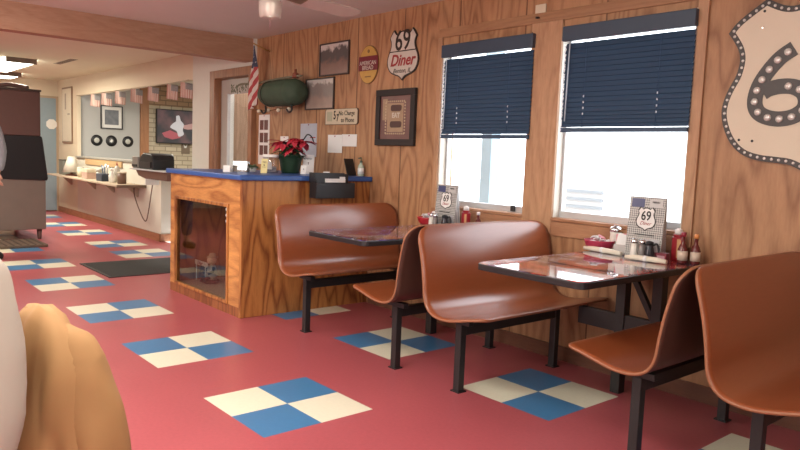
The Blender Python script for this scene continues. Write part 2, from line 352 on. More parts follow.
struct('wall_left', box(NB(), -14.1, 2.05, -4.1, -4.0, 0, CEIL), WALLW)
struct('wall_behind', box(NB(), 2.0, 2.1, -4.1, 3.7, 0, CEIL), WALLW)
# back room behind the opening
struct('wall_back_room_grey', box(NB(), -12.95, -12.85, 3.662, 4.69, 0, CEIL), GREYW)
BRK = brick_mat('tan_painted_brick', (.56, .49, .37), (.48, .41, .30), (.30, .25, .19))
struct('wall_back_room_brick', box(NB(), -12.95, -12.85, 4.84, 6.7, 0, 2.02), BRK)
struct('wall_back_room_upper', box(NB(), -12.95, -12.84, 4.84, 6.7, 2.02, CEIL), brick_mat('brown_brick', (.36, .24, .15), (.3, .18, .11), (.18, .12, .08)))
struct('trim_3', box(NB(), -12.95, -12.80, 4.69, 4.84, 0, CEIL), wood('post_wood', (.25, .11, .05), (.42, .2, .1), contrast=.4))
struct('wall_back_room_side', box(NB(), -12.95, -8.0, 6.6, 6.7, 0, CEIL), WHITEW)
struct('wall_back_room_right', box(NB(), -8.2, -8.125, 3.785, 6.7, 0, CEIL), WHITEW)
struct('ceiling_back_room', box(NB(), -12.95, -8.0, 3.7, 6.7, CEIL, CEIL+.08), WHITEW)
for nm, loc, rz, w_ in (('added_window_side', (-1.8, -3.985, 1.5), 0, 3.2), ('added_window_rear', (1.985, -.6, 1.45), pi/2, 3.0)):  # unseen windows, made up as a setting for the two fill lights
    f = NB()
    for a in ((-w_/2-.06, -w_/2, -.66, .66), (w_/2, w_/2+.06, -.66, .66), (-w_/2, w_/2, .60, .66), (-w_/2, w_/2, -.66, -.60)): box(f, a[0], a[1], -.012, .03, a[2], a[3])
    box(f, -w_/2, w_/2, -.012, -.002, -.6, .6, 1)
    o = struct(nm, f, [PINE, PAPER]); o.location = loc; o.rotation_euler = (0, 0, rz)
# casings round the windows
bm = NB(); box(bm, w1[1]-.01, w2[0]+.01, WY-.022, WY, .80, 2.14)
struct('trim_4', bm, PINE, .003)
bm = NB(); box(bm, w1[0]-.045, w1[0], WY-.018, WY, .82, 2.14)
struct('trim_5', bm, PINE, .003)
bm = NB(); box(bm, w2[1], w2[1]+.06, WY-.018, WY, .82, 2.16)
struct('trim_6', bm, DOORW if False else PINE, .003)
bm = NB(); box(bm, w1[0]-.045, w2[1]+.06, WY-.012, WY, 2.14, 2.205)
struct('trim_7', bm, wood('header_board', (.27, .135, .065), (.40, .22, .11), axis='x', contrast=.4), .003)
bm = NB(); box(bm, w1[0]-.045, w1[1]-.01, WY-.02, WY, .79, .880); box(bm, w2[0]+.01, w2[1], WY-.02, WY, .79, .880)
struct('trim_8', bm, PINEH, .003)

def window(name, x0, x1, z0, z1):
    f = NB(); ya, yb = WY+.055, WY+.095; t = .03
    box(f, x0, x0+t, ya, yb, z0, z1); box(f, x1-t, x1, ya, yb, z0, z1); box(f, x0+t, x1-t, ya, yb, z1-t, z1); box(f, x0+t, x1-t, ya, yb, z0, z0+.045)
    o = struct(name, f, ALU, .003)
    s = NB(); box(s, x0, x1, WY-.022, WY+.055, z0-.018, z0+.004); obj('window_sill', s, PINEH, o, .004)
    j = NB(); box(j, x0, x0+.012, WY-.004, WY+.055, z0, z1); box(j, x1-.012, x1, WY-.004, WY+.055, z0, z1); obj('window_jamb', j, mat('pale_jamb', (.62, .58, .50), .55), o)
    g = NB(); box(g, x0+t, x1-t, WY+.073, WY+.077, z0+.045, z1-t); obj('glass_pane', g, PANE, o)
    k = NB(); box(k, x1-.16, x1-.13, ya-.02, ya, z0+.01, z0+.05); obj('window_latch', k, BLACKM, o, .003)
window('window_1', *w1); window('window_2', *w2)

# entrance door with a narrow pane
o = struct('door_1', box(box(box(box(NB(), -7.50, -7.35, WY+.03, WY+.07, .02, 2.04), -7.35, -6.70, WY+.03, WY+.07, 1.88, 2.04), -7.35, -6.70, WY+.03, WY+.07, .02, .50), -6.72, -6.70, WY+.03, WY+.07, .50, 1.88),
    mat('grey_white_door', (.42, .40, .36), .5), .004)
obj('door_glass', box(NB(), -7.35, -6.72, WY+.045, WY+.052, .5, 1.88), PANE, o)
b = NB(); box(b, -7.62, -7.50, WY-.06, WY+.1, 0, 2.14); box(b, -6.70, -6.62, WY-.06, WY+.1, 0, 2.14); box(b, -7.50, -6.70, WY-.06, WY+.1, 2.05, 2.14)
obj('door_frame', b, DOORW, o, .004)
b = NB(); tube(b, [(-7.42, WY+.03, 1.0), (-7.42, WY-.03, 1.0), (-7.34, WY-.03, 1.0)], .012); obj('door_handle', b, CHROME, o)
tag(obj('porch_wall', box(NB(), -8.10, -6.2, WY+.50, WY+.56, -.05, 2.6), PLANK), 'tan plank porch wall seen through the entrance door glass', 'wall')
# far blue door
o = struct('door_2', box(NB(), -13.99, -13.955, 2.86, 3.56, .02, 2.07), mat('pale_blue_door', (.25, .33, .38), .5), .004)
b = NB(); box(b, -13.995, -13.95, 3.56, 3.60, 0, 2.11); box(b, -13.995, -13.95, 2.80, 2.86, 0, 2.11); box(b, -13.995, -13.95, 2.86, 3.56, 2.07, 2.11); obj('door_frame', b, mat('tan_frame', (.42, .32, .22), .6), o)
b = NB(); prism(b, [(3.50+.095*cos(pi/8+k*pi/4)-.02, 1.60+.095*sin(pi/8+k*pi/4)) for k in range(8)], -13.955, -13.945, plane='yz'); dsg = obj('door_sign', b, WHITE, o)

# ---------------------------------------------------------------- counter with the display case
ct = thing('counter', 'varnished oak counter with a glass display case and bright blue top', 'counter', (0, 0, 0))
X0, X1, Y0, Y1 = -5.95, -4.64, 2.445, WY-.006
b = NB(); box(b, X1-.03, X1, Y0, Y1, 0, 1.035); obj('front_panel', b, COUNTW, ct, .003)
b = NB(); box(b, X0, X0+.03, Y0+.03, Y1, 0, 1.035); obj('back_panel', b, COUNTW, ct)
CASEW = wood('case_frame_oak', (.30, .11, .035), (.66, .33, .11), axis='x', contrast=.7, rough=.35)
b = NB(); box(b, X0, X1-.03, Y0, Y0+.03, .845, 1.035); obj('case_header', b, CASEW, ct)
b = NB(); box(b, X0, X1-.03, Y0, Y0+.03, 0, .075); obj('case_kickboard', b, wood('case_kick', (.16, .05, .02), (.34, .13, .05), contrast=.8), ct)
for xa_, xb_ in ((X0, X0+.10), (X1-.20, X1-.03)): b = NB(); box(b, xa_, xb_, Y0, Y0+.03, .075, .845); obj('case_stile', b, CASEW, ct)
b = NB()
for a in ((X0+.10, X0+.125, .075, .845), (X1-.225, X1-.20, .075, .845), (X0+.125, X1-.225, .82, .845), (X0+.125, X1-.225, .075, .10)): box(b, a[0], a[1], Y0-.012, Y0+.01, a[2], a[3])
obj('glass_bead', b, COUNTW, ct, .003)
obj('case_glass', box(NB(), X0+.12, X1-.22, Y0+.012, Y0+.018, .09, .83), CASEGL, ct, label='clear front glass of the display case')
b = NB(); box(b, X0+.03, X1-.03, Y0+.03, Y1, .04, .075); box(b, X0+.03, X1-.03, Y0+.75, Y0+.78, .075, 1.03); obj('case_lining', b, mat('case_lining', (.50, .44, .38), .6), ct)
b = NB(); box(b, X0-.03, X1+.035, Y0-.035, Y1, 1.035, 1.075); obj('counter_top', b, BLUE, ct, .008, label='bright blue laminate top')
for k in range(3):
    b = NB(); lathe(b, [(.012, 0), (.012, .004)], (0, 0, 0), 12, axis='y'); obj('case_sticker', b, PAPER, ct, loc=(X1-.255, Y0+.004, .80-.045*k))
# figurine on the case floor, with a small lettered board behind
fg = thing('figurine', 'small seated figurine with a pale round head inside the display case', 'figurine', (-5.70, 2.72, .075))
b = NB(); lathe(b, [(.065, 0), (.072, .015), (.06, .03)], seg=16); obj('base', b, mat('dark_red_base', (.12, .03, .03), .4), fg)
b = NB(); lathe(b, [(.045, .03), (.05, .07), (.042, .12), (.03, .155), (.018, .17)], seg=16); obj('body', b, mat('white_glaze', (.6, .56, .5), .3), fg)
for s in (-1, 1):
    b = NB(); tube(b, [(s*.035, 0, .14), (s*.06, -.02, .11), (s*.045, -.06, .09)], .013); obj('arm', b, mat('dark_jacket_glaze', (.08, .04, .04), .4), fg)
    b = NB(); tube(b, [(s*.02, -.02, .05), (s*.03, -.075, .045), (s*.03, -.085, .012)], .016); obj('leg', b, BLACKP, fg)
b = NB(); bmesh.ops.create_uvsphere(b, u_segments=14, v_segments=10, radius=.042, matrix=Matrix.Translation((.01, -.005, .205))); obj('head', b, mat('figurine_face', (.72, .55, .42), .4), fg, smooth=True)
b = NB(); lathe(b, [(.05, 0), (.05, .006), (.03, .01), (.028, .035), (.005, .042)], (.01, 0, .228), 16); obj('hat', b, mat('figurine_hat', (.5, .38, .26), .5), fg)
pl = thing('name_plate', 'little white lettered plaque in the display case beside the figurine', 'plaque', (-5.80, 2.66, .075), R(0))
b = NB(); box(b, -.16, .14, 0, .008, .145, .185); box(b, -.1, -.085, .002, .006, 0, .145); box(b, .085, .1, .002, .006, 0, .145); obj('plate', b, PAPER, pl)
text('lettering', 'Diner', .045, REDINK, pl, (-.01, -.002, .165), shear=.3)

# ---------------------------------------------------------------- booths
PROF = [(0, .878), (.012, .862), (.035, .815), (.055, .75), (.074, .67), (.088, .585), (.098, .51), (.118, .462), (.155, .430), (.21, .415), (.28, .415), (.35, .428), (.43, .447), (.50, .460), (.525, .458)]
def bench_mesh(L=1.12):
    P = catmull([(u, 0, z) for u, z in PROF], 4); d = [0]
    for i in range(1, len(P)): d.append(d[-1]+(P[i]-P[i-1]).length)
    tot = d[-1]; b = NB(); nj = 30; rows = []
    def ins(s, r): return r-sqrt(max(0, r*r-(r-s)**2)) if s < r else 0
    for i, p in enumerate(P):
        e = max(ins(d[i], .10), ins(tot-d[i], .05))
        row = []
        for j in range(nj+1):
            y = e+(L-2*e)*j/nj
            row.append(b.verts.new((p.x, y, p.z)))
        rows.append(row)
    for i in range(len(rows)-1):
        for j in range(nj): b.faces.new((rows[i][j], rows[i][j+1], rows[i+1][j+1], rows[i+1][j])).smooth = True
    return b
def make_bench(label):
    t = thing('booth_bench', label, 'bench', (0, 0, 0), 0, 'booth benches')
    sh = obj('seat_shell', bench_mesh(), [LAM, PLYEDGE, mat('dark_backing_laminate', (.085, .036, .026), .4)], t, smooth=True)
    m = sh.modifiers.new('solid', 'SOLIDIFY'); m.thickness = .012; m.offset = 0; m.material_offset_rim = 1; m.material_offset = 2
    for yy in (.155, .98):
        b = NB(); box(b, .215, .258, yy-.021, yy+.021, 0, .375); obj('leg', b, BLACKM, t, .003)
        b = NB(); box(b, .16, .31, yy-.018, yy+.018, .372, .402); obj('seat_bracket', b, BLACKM, t, .003)
        b = NB(); box(b, .205, .268, yy-.03, yy+.03, 0, .006); obj('foot_plate', b, BLACKM, t)
    b = NB(); box(b, .22, .255, .176, .959, .31, .37); obj('rail', b, BLACKM, t, .003)
    return t
BY = 2.50
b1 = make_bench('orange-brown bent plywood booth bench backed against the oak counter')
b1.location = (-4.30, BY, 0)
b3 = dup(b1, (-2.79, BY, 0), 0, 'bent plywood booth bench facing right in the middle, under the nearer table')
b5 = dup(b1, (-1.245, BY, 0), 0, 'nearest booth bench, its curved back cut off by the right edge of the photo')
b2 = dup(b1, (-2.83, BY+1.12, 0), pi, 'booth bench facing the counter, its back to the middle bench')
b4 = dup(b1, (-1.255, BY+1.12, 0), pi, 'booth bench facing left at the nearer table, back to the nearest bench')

def rrect(w, h, r, n=5, cx=0, cy=0):
    pts = []
    for sx, sy, a0 in ((1, 1, 0), (-1, 1, 90), (-1, -1, 180), (1, -1, 270)):
        for k in range(n+1):
            a = R(a0+90*k/n); pts.append((cx+sx*(w/2-r)+r*cos(a), cy+sy*(h/2-r)+r*sin(a)))
    return pts
def make_table(x, label, pm):
    t = thing('booth_table', label, 'table', (x, 0, 0), 0, 'booth tables')
    b = NB(); prism(b, rrect(.63, 1.13, .045, 5, 0, 3.06), .715, .746, plane='xy'); obj('table_top', b, BLACKP, t, .004, label='black edged table slab')
    b = NB(); prism(b, rrect(.618, 1.118, .042, 5, 0, 3.06), .746, .750, plane='xy'); obj('printed_surface', b, pm, t, label='glossy photo collage laminated on the top')
    for xx in (-.03, .18):
        b = NB(); box(b, xx-.028, xx+.028, 3.36, 3.42, (.0 if xx < 0 else .34), .715); obj('post', b, BLACKM, t, .003)
    b = NB(); box(b, -.30, .30, 3.37, 3.41, .34, .44); obj('cross_beam', b, BLACKM, t, .003)
    b = NB(); bar(b, (.0, 3.39, .70), (.17, 3.39, .42), .03); obj('brace', b, BLACKM, t)
    b = NB(); box(b, -.2, .22, 3.35, 3.43, .70, .716); box(b, -.03, .03, 2.72, 3.5, .695, .716); obj('top_plate', b, BLACKM, t)
    return t
PR1 = table_print('collage_print_blue', 3.0, (.08, .06, .20), (.20, .20, .24), (.18, .05, .05))
PR2 = table_print('collage_print_red', 8.4, (.34, .05, .04), (.15, .11, .17), (.36, .24, .22))
make_table(-3.53, 'farther booth table by the counter with a blue and grey collage top', PR1)
make_table(-2.015, 'nearer booth table with a glossy red and grey collage top reflecting the windows', PR2)

# ---------------------------------------------------------------- things on the booth tables
def shield_outline(w, h, n=8):
    """US route shield, centre at origin"""
    H = [(0, .47), (.10, .455), (.19, .415), (.29, .50), (.345, .455), (.43, .345), (.385, .26), (.385, .18), (.42, .09), (.475, -.02), (.492, -.13), (.455, -.25), (.36, -.345), (.22, -.395), (.10, -.43), (0, -.50)]
    c = []
    segs = [H[0:4], H[3:6], H[5:16]]
    for s in segs:
        cc = catmull([(x, z, 0) for x, z in s], n); c += [(p.x, p.y) for p in cc[:-1]]
    c.append((0, -.5))
    left = [(-x, z) for x, z in c[1:-1]][::-1]
    return [(x*w, z*h) for x, z in c+left]
def scaled(pts, k): return [(x*k, z*k) for x, z in pts]
def inset_poly(pts, d):
    n = len(pts); out = []
    for i in range(n):
        a = Vector(pts[i-1]); p = Vector(pts[i]); c = Vector(pts[(i+1) % n]); e1 = (p-a); e2 = (c-p)
        if e1.length < 1e-9 or e2.length < 1e-9: out.append(tuple(p)); continue
        e1.normalize(); e2.normalize(); n1 = Vector((-e1.y, e1.x)); n2 = Vector((-e2.y, e2.x)); m = (n1+n2); m.normalize()
        out.append(tuple(p+m*(d/max(.5, m.dot(n1)))))
    return out
def area2(p): return sum(p[i-1][0]*p[i][1]-p[i][0]*p[i-1][1] for i in range(len(p)))

def check_mat():
    m = bpy.data.materials.new('diagonal_grey_check'); m.use_nodes = True; nt = m.node_tree; b = nt.nodes['Principled BSDF']; N = nt.nodes.new; L = nt.links.new
    tc = N('ShaderNodeTexCoord'); mp = N('ShaderNodeMapping'); mp.inputs['Rotation'].default_value = (0, R(45), 0); L(tc.outputs['Object'], mp.inputs[0])
    c = N('ShaderNodeTexChecker'); c.inputs['Scale'].default_value = 120; c.inputs['Color1'].default_value = (.50, .50, .47, 1); c.inputs['Color2'].default_value = (.20, .20, .20, 1); L(mp.outputs[0], c.inputs['Vector'])
    L(c.outputs[0], b.inputs['Base Color']); b.inputs['Roughness'].default_value = .2; return m
CHK = check_mat()
def make_menu(loc, rz, label, w=.205, h=.335):
    t = thing('menu_card', label, 'menu', loc, rz, 'standing menus on the booth tables')
    b = NB(); prism(b, [(-.035, 0), (.035, 0), (.004, h), (-.004, h)], -w/2, w/2, plane='yz')
    o = obj('card', b, CHK, t)
    b = NB(); box(b, -w/2-.004, w/2+.004, -.045, .045, 0, .006); obj('stand', b, BLACKP, t)
    tl = math.atan2(.031, h)
    f = bpy.data.objects.new('printed_front', None)
    def put(name, poly, z0, m, lab=None, d=.0):
        b = NB()
        k = tl
        for_y = lambda z: -.035+(.031*z/h)-.0015-d
        A = [b.verts.new((x, for_y(z0+z), z0+z)) for x, z in poly]; B = [b.verts.new((x, for_y(z0+z)+.001, z0+z)) for x, z in poly]
        b.faces.new(A); b.faces.new(B[::-1])
        for i in range(len(poly)): b.faces.new((A[i], A[(i+1) % len(poly)], B[(i+1) % len(poly)], B[i]))
        return obj(name, b, m, t)
    sw, shh = w*.52, h*.37; zc = h*.645
    put('shield_border', shield_outline(sw*1.1, shh*1.08, 3), zc, INK)
    put('shield_print', shield_outline(sw*.98, shh*.97, 3), zc, PAPER, d=.001)
    text('lettering', '69', shh*.58, INK, t, (0, -.035+.031*(zc+shh*.12)/h-.0035, zc+shh*.12), rot=(pi/2-tl, 0, 0), sx=.8, bold=.001)
    text('lettering', 'Diner', shh*.22, REDINK, t, (0, -.035+.031*(zc-shh*.2)/h-.0035, zc-shh*.2), rot=(pi/2-tl, 0, 0), shear=.3)
    bx = [(-.5, -.5), (.5, -.5), (.5, .5), (-.5, .5)]
    put('corner_block', [(x*w*.36-w*.26, z*h*.14) for x, z in bx], h*.90, mat('slate_blue_print', (.06, .07, .16), .3))
    put('corner_label', [(x*w*.36+w*.24, z*h*.13) for x, z in bx], h*.90, mat('pale_grey_print', (.46, .46, .45), .3))
    text('lettering', 'MENU', h*.045, INK, t, (w*.24, -.035+.031*.93-.0035, h*.92), rot=(pi/2-tl, 0, 0))
    text('lettering', 'AMERICAN CLASSICS', h*.036, INK, t, (0, -.035+.031*.38-.0035, h*.385), rot=(pi/2-tl, 0, 0))
    put('lower_block', [(x*w*.5+w*.18, z*h*.2) for x, z in bx], h*.22, mat('grey_photo_print', (.40, .40, .42), .3))
    put('lower_block', [(x*w*.35+w*.22, z*h*.1) for x, z in bx], h*.075, mat('maroon_print', (.20, .04, .06), .3), d=.001)
    return t
TZ = .750
make_menu((-2.0, 3.50, TZ), R(4), 'standing grey checked menu with a 69 shield on the nearer table')
make_menu((-3.56, 3.50, TZ), R(2), 'standing grey checked menu with a 69 shield on the farther table', .20, .315)

def basket(loc, label, m):
    t = thing('condiment_bowl', label, 'bowl', loc, 0)
    b = NB(); n = 24; pr = [(.045, 0), (.060, .004), (.080, .028), (.088, .055), (.091, .062), (.084, .062), (.074, .03), (.05, .010), (.001, .008)]
    lathe(b, pr, seg=n); obj('bowl', b, m, t)
    for k in range(9):
        b = NB(); a = k*2.4; r = .035 if k % 3 else .012
        box(b, -.022, .022, -.016, .016, -.003, .003)
        obj('creamer_packet', b, PAPER if k % 3 else mat('pink_packet', (.62, .25, .28), .6), t, .002, loc=(r*cos(a), r*sin(a), .052+.009*(k % 4)), rot=(R(20*sin(k)+15), R(25*cos(k*2)), a))
    return t
basket((-2.315, 3.54, TZ), 'dark pink bowl heaped with packets on the nearer table', mat('raspberry_plastic', (.36, .035, .075), .35))
basket((-3.79, 3.54, TZ), 'red bowl of packets on the farther table', REDP)
def dispenser(loc, label, glassy=True):
    t = thing('sugar_dispenser', label, 'dispenser', loc, 0, 'sugar dispensers')
    b = NB(); lathe(b, [(.034, 0), (.037, .01), (.034, .05), (.031, .10), (.034, .115)], seg=18); obj('jar', b, mat('sugar_white', (.66, .63, .57), .35), t)
    b = NB(); lathe(b, [(.037, .115), (.037, .13), (.03, .142), (.012, .147), (.012, .152)], seg=18); obj('lid', b, CHROME, t)
    b = NB(); box(b, .004, .02, -.008, .008, .147, .152); obj('spout_flap', b, CHROME, t)
    return t
dispenser((-2.25, 3.60, TZ), 'glass sugar dispenser with chrome lid behind the dark pink bowl')
dispenser((-3.68, 3.59, TZ), 'glass sugar dispenser with chrome lid behind the red bowl')
def packets(loc, label):
    t = thing('sweetener_caddy', label, 'caddy', loc, R(10))
    b = NB(); box(b, -.04, .04, -.028, .028, 0, .055); obj('holder', b, mat('clear_grey_plastic', (.45, .42, .40), .2), t, .004)
    cols = [PAPER, mat('pink_packet', (.62, .25, .28), .6), PAPER, mat('pink_packet', (.6, .25, .28), .6), PAPER]
    for k in range(5):
        b = NB(); box(b, -.032, .032, -.0025, .0025, 0, .085); obj('sweetener_packet', b, cols[k], t, loc=(.004*(k % 2), -.02+.010*k, .03), rot=(R(-10+4*k), R(6*(-1)**k), 0))
    return t
packets((-2.155, 3.52, TZ), 'rack of pink and white sweetener packets on the nearer table')
packets((-3.66, 3.48, TZ), 'rack of pink and white sweetener packets beside the red bowl')
def shaker(loc, label, m, h=.085):
    t = thing('shaker', label, 'shaker', loc, 0, 'salt and pepper shakers')
    b = NB(); lathe(b, [(.021, 0), (.023, .006), (.019, h*.55), (.017, h)], seg=8); obj('jar', b, m, t)
    b = NB(); lathe(b, [(.019, h), (.019, h+.014), (.013, h+.024), (.004, h+.027)], seg=14); obj('cap', b, CHROME, t)
    return t
SALT = mat('salt_white', (.70, .68, .62), .3); PEP = mat('pepper_grey', (.20, .18, .17), .3)
shaker((-2.02, 3.42, TZ), 'white salt shaker in front of the nearer menu', SALT)
shaker((-1.972, 3.42, TZ), 'grey pepper shaker in front of the nearer menu', PEP)
shaker((-3.635, 3.42, TZ), 'white salt shaker in front of the farther menu', SALT)
shaker((-3.585, 3.41, TZ), 'grey pepper shaker in front of the farther menu', PEP)
def mug(loc, label):
    t = thing('syrup_pitcher', label, 'pitcher', loc, R(20), 'dark syrup pitchers')
    b = NB(); lathe(b, [(.024, 0), (.027, .01), (.027, .045), (.021, .075), (.021, .09)], seg=18); obj('body', b, mat('dark_syrup_glass', (.03, .03, .035), .15), t)
    b = NB(); tube(b, catmull([(.019, 0, .085), (.038, 0, .092), (.048, 0, .058), (.042, 0, .025), (.025, 0, .02)], 5), .006); obj('handle', b, BLACKP, t)
    b = NB(); lathe(b, [(.023, .09), (.021, .102), (.007, .107)], seg=18); obj('lid', b, BLACKP, t)
mug((-1.925, 3.41, TZ), 'black syrup pitcher with a loop handle at the nearer menu')
mug((-3.51, 3.43, TZ), 'black syrup pitcher with a loop handle at the farther menu')
def jelly(loc, label):
    t = thing('jelly_rack', label, 'rack', loc, 0)
    b = NB(); box(b, -.03, .03, -.02, .02, 0, .05); obj('box', b, mat('maroon_box', (.16, .02, .035), .4), t, .003)
    b = NB(); box(b, -.022, .022, -.0215, -.0205, .012, .036); obj('label_band', b, mat('dusky_label', (.38, .22, .25), .5), t)
jelly((-1.862, 3.44, TZ), 'small maroon box of jelly tubs right of the syrup pitcher')
def ketchup(loc, label, rz=0):
    t = thing('ketchup_bottle', label, 'bottle', loc, rz, 'ketchup bottles')
    b = NB(); prism(b, rrect(.062, .042, .014, 4), 0, .13, plane='xy'); prism(b, rrect(.05, .034, .012, 4), .13, .145, plane='xy'); obj('bottle', b, mat('ketchup_red', (.26, .012, .02), .3), t, .004)
    b = NB(); lathe(b, [(.02, .145), (.019, .17), (.008, .176)], seg=14); obj('cap', b, mat('white_cap', (.66, .62, .6), .4), t)
    b = NB(); box(b, .005, .026, -.0225, -.0212, .02, .12); obj('side_label', b, mat('tan_label', (.48, .27, .12), .5), t)
ketchup((-1.845, 3.56, TZ), 'dark red flat ketchup bottle with tan label right of the nearer menu')
ketchup((-3.40, 3.53, TZ), 'red flat ketchup bottle with tan label right of the farther menu')
def sauce(loc, label, cap, bodym, h=.10):
    t = thing('sauce_bottle', label, 'bottle', loc, 0, 'sauce bottles')
    b = NB(); lathe(b, [(.022, 0), (.025, .006), (.025, h*.75), (.018, h*.95), (.010, h*1.1), (.009, h*1.45)], seg=16); obj('bottle', b, bodym, t)
    b = NB(); lathe(b, [(.0125, h*1.42), (.0125, h*1.62), (.009, h*1.66)], seg=14); obj('cap', b, cap, t)
    b = NB()
    for k in range(7):
        pass
    lathe(b, [(.0256, h*.18), (.0256, h*.68)], seg=16); obj('paper_label', b, mat('sauce_label', (.55, .45, .36), .6), t)
DKR = mat('dark_red_sauce', (.11, .02, .018), .2)
sauce((-1.785, 3.50, TZ), 'brown sauce bottle with maroon cap at the table corner', mat('maroon_cap', (.26, .03, .05), .4), DKR)
sauce((-1.735, 3.54, TZ), 'slim hot sauce bottle with orange cap, rightmost on the nearer table', mat('orange_cap', (.60, .24, .08), .4), DKR, .095)
sauce((-3.30, 3.55, TZ), 'dark sauce bottle with pale cap at the farther table', mat('white_cap', (.66, .62, .6), .4), DKR, .085)
def cutlery(a, b_, label):
    a = Vector(a); b_ = Vector(b_); d = b_-a; L = d.length
    t = thing('rolled_cutlery', label, 'napkin', (a+b_)/2, math.atan2(d.y, d.x), 'napkin-wrapped cutlery')
    b = NB(); tube(b, [(-L/2, 0, .013), (-L/4, 0, .016), (L/4, 0, .016), (L/2, 0, .013)], .015, 10, taper=[.7, 1, 1, .8]); obj('napkin', b, PAPER if False else mat('cream_napkin', (.66, .61, .50), .8), t)
    b = NB(); lathe(b, [(.0165, -.01), (.0165, .01)], (0, 0, .016), 12, axis='x'); obj('paper_band', b, PAPER, t)
cutlery((-2.37, 3.47, TZ), (-2.10, 3.43, TZ), 'cream napkin-rolled cutlery in front of the dark pink bowl')
cutlery((-2.03, 3.355, TZ), (-1.80, 3.37, TZ), 'cream napkin-rolled cutlery below the nearer menu')

# ---------------------------------------------------------------- blinds
def blind(x0, x1, zb, zt, label):
    t = thing('window_blind', label, 'blind', ((x0+x1)/2, WY, 0), 0, 'navy window blinds')
    w = (x1-x0)/2;     b = NB(); box(b, -w-.015, w+.01, -.055, -.02, zt-.085, zt+.005); obj('valance', b, NAVY2, t, .004)
    b = NB(); box(b, -w+.005, w-.005, -.018, .03, zt-.07, zt-.03); obj('head_rail', b, mat('white_rail', (.85, .9, .97), .4), t, .002)
    b = NB(); z = zt-.115; n = 0
    while z > zb+.03:
        dz = .0295 if z > zb+.16 else .023
        v = [b.verts.new(p) for p in ((-w+.004, -.024, z+.018), (w+.004, -.024, z+.018), (w+.004, -.040, z-.018), (-w+.004, -.040, z-.018))]
        v2 = [b.verts.new(p) for p in ((-w+.004, -.022, z+.017), (w+.004, -.022, z+.017), (w+.004, -.038, z-.019), (-w+.004, -.038, z-.019))]
        b.faces.new(v); b.faces.new(v2[::-1])
        for i in range(4): b.faces.new((v[i], v2[i], v2[(i+1) % 4], v[(i+1) % 4]))
        z -= dz
    obj('slats', b, NAVY, t)
    b = NB(); box(b, -w+.002, w+.004, -.045, -.024, zb-.005, zb+.022); obj('bottom_rail', b, NAVY, t, .004)
    for xx in (-w*.62, w*.55):
        b = NB(); tube(b, [(xx, -.039, zt-.1), (xx, -.039, zb+.01)], .0012, 5); obj('ladder_cord', b, mat('navy_cord', (.03, .07, .15), .6), t)
        b = NB()
        for k in range(4): box(b, xx-.003, xx+.003, -.040, -.036, zb+.10+.035*k, zb+.112+.035*k)
        obj('cord_knot', b, CORD, t)
    b = NB(); tube(b, [(-w+.05, -.06, zt-.1), (-w+.045, -.062, zb+.06)], .004, 6); obj('wand', b, mat('clear_wand', (.55, .66, .75), .2), t)
    b = NB()
    for k in range(34):
        z = zt-.11-k*(zt-.11-zb)/34; lathe(b, [(.001, 0), (.004, .004), (.004, .010), (.001, .014)], (-w+.012+.003*sin(k*1.7), -.05, z-.015), 6)
    obj('bead_cord', b, CORD, t)
    return t
blind(-3.768, -2.948, 1.405, 2.070, 'navy slatted blind half lowered over the left window')
blind(-2.692, -1.868, 1.448, 2.083, 'navy slatted blind half lowered over the right window')

# ---------------------------------------------------------------- the big route shield
bs = thing('route_shield_sign', 'huge cream 69 shield sign with black border and reflector buttons', 'sign', (-1.275, WY, 1.68))
SW, SH = .885, .93
HB = [(0, .395), (.089, .364), (.156, .369), (.24, .412), (.365, .324), (.418, .262), (.385, .215), (.360, .17), (.350, .12), (.362, .05), (.395, -.02), (.418, -.09), (.420, -.16), (.395, -.24), (.355, -.305), (.297, -.353), (.222, -.378), (.136, -.388), (.07, -.397), (0, -.43)]
hb = []
for sg_ in (HB[0:4], HB[3:6], HB[5:]): hb += [(p.x, p.y) for p in catmull([(x, z, 0) for x, z in sg_], 5)[:-1]]
OUT = hb+[(0, -.43)]+[(-x, z) for x, z in hb[1:]][::-1]
sgn = 1 if area2(OUT) > 0 else -1
def segd(p, a, b_):
    p, a, b_ = Vector(p), Vector(a), Vector(b_); d = b_-a; t_ = max(0, min(1, (p-a).dot(d)/max(1e-9, d.dot(d)))); return (p-a-d*t_).length
inn = [q for q in inset_poly(OUT, .030*sgn) if min(segd(q, OUT[k-1], OUT[k]) for k in range(len(OUT))) > .0285]
b = NB(); prism(b, OUT, -.020, -.002); obj('border', b, SIGNBLK, bs, label='black border band')
b = NB(); prism(b, inn, -.026, -.018); obj('face', b, CREAMS, bs, label='cream enamel face')
RB = None
def button(x, z, r, yy):
    global RB
    if RB is None:
        b = NB(); lathe(b, [(1, 0), (.92, -.25), (.55, -.42), (.15, -.46)], seg=12, axis='y')
        RB = obj('reflector_button', b, REFL, bs); o = RB
    else:
        o = RB.copy(); COL.objects.link(o); o.parent = bs
    o.location = (x, yy, z); o.scale = (r, r, r)
mid = [q for q in inset_poly(OUT, .0155*sgn) if min(segd(q, OUT[k-1], OUT[k]) for k in range(len(OUT))) > .0145]
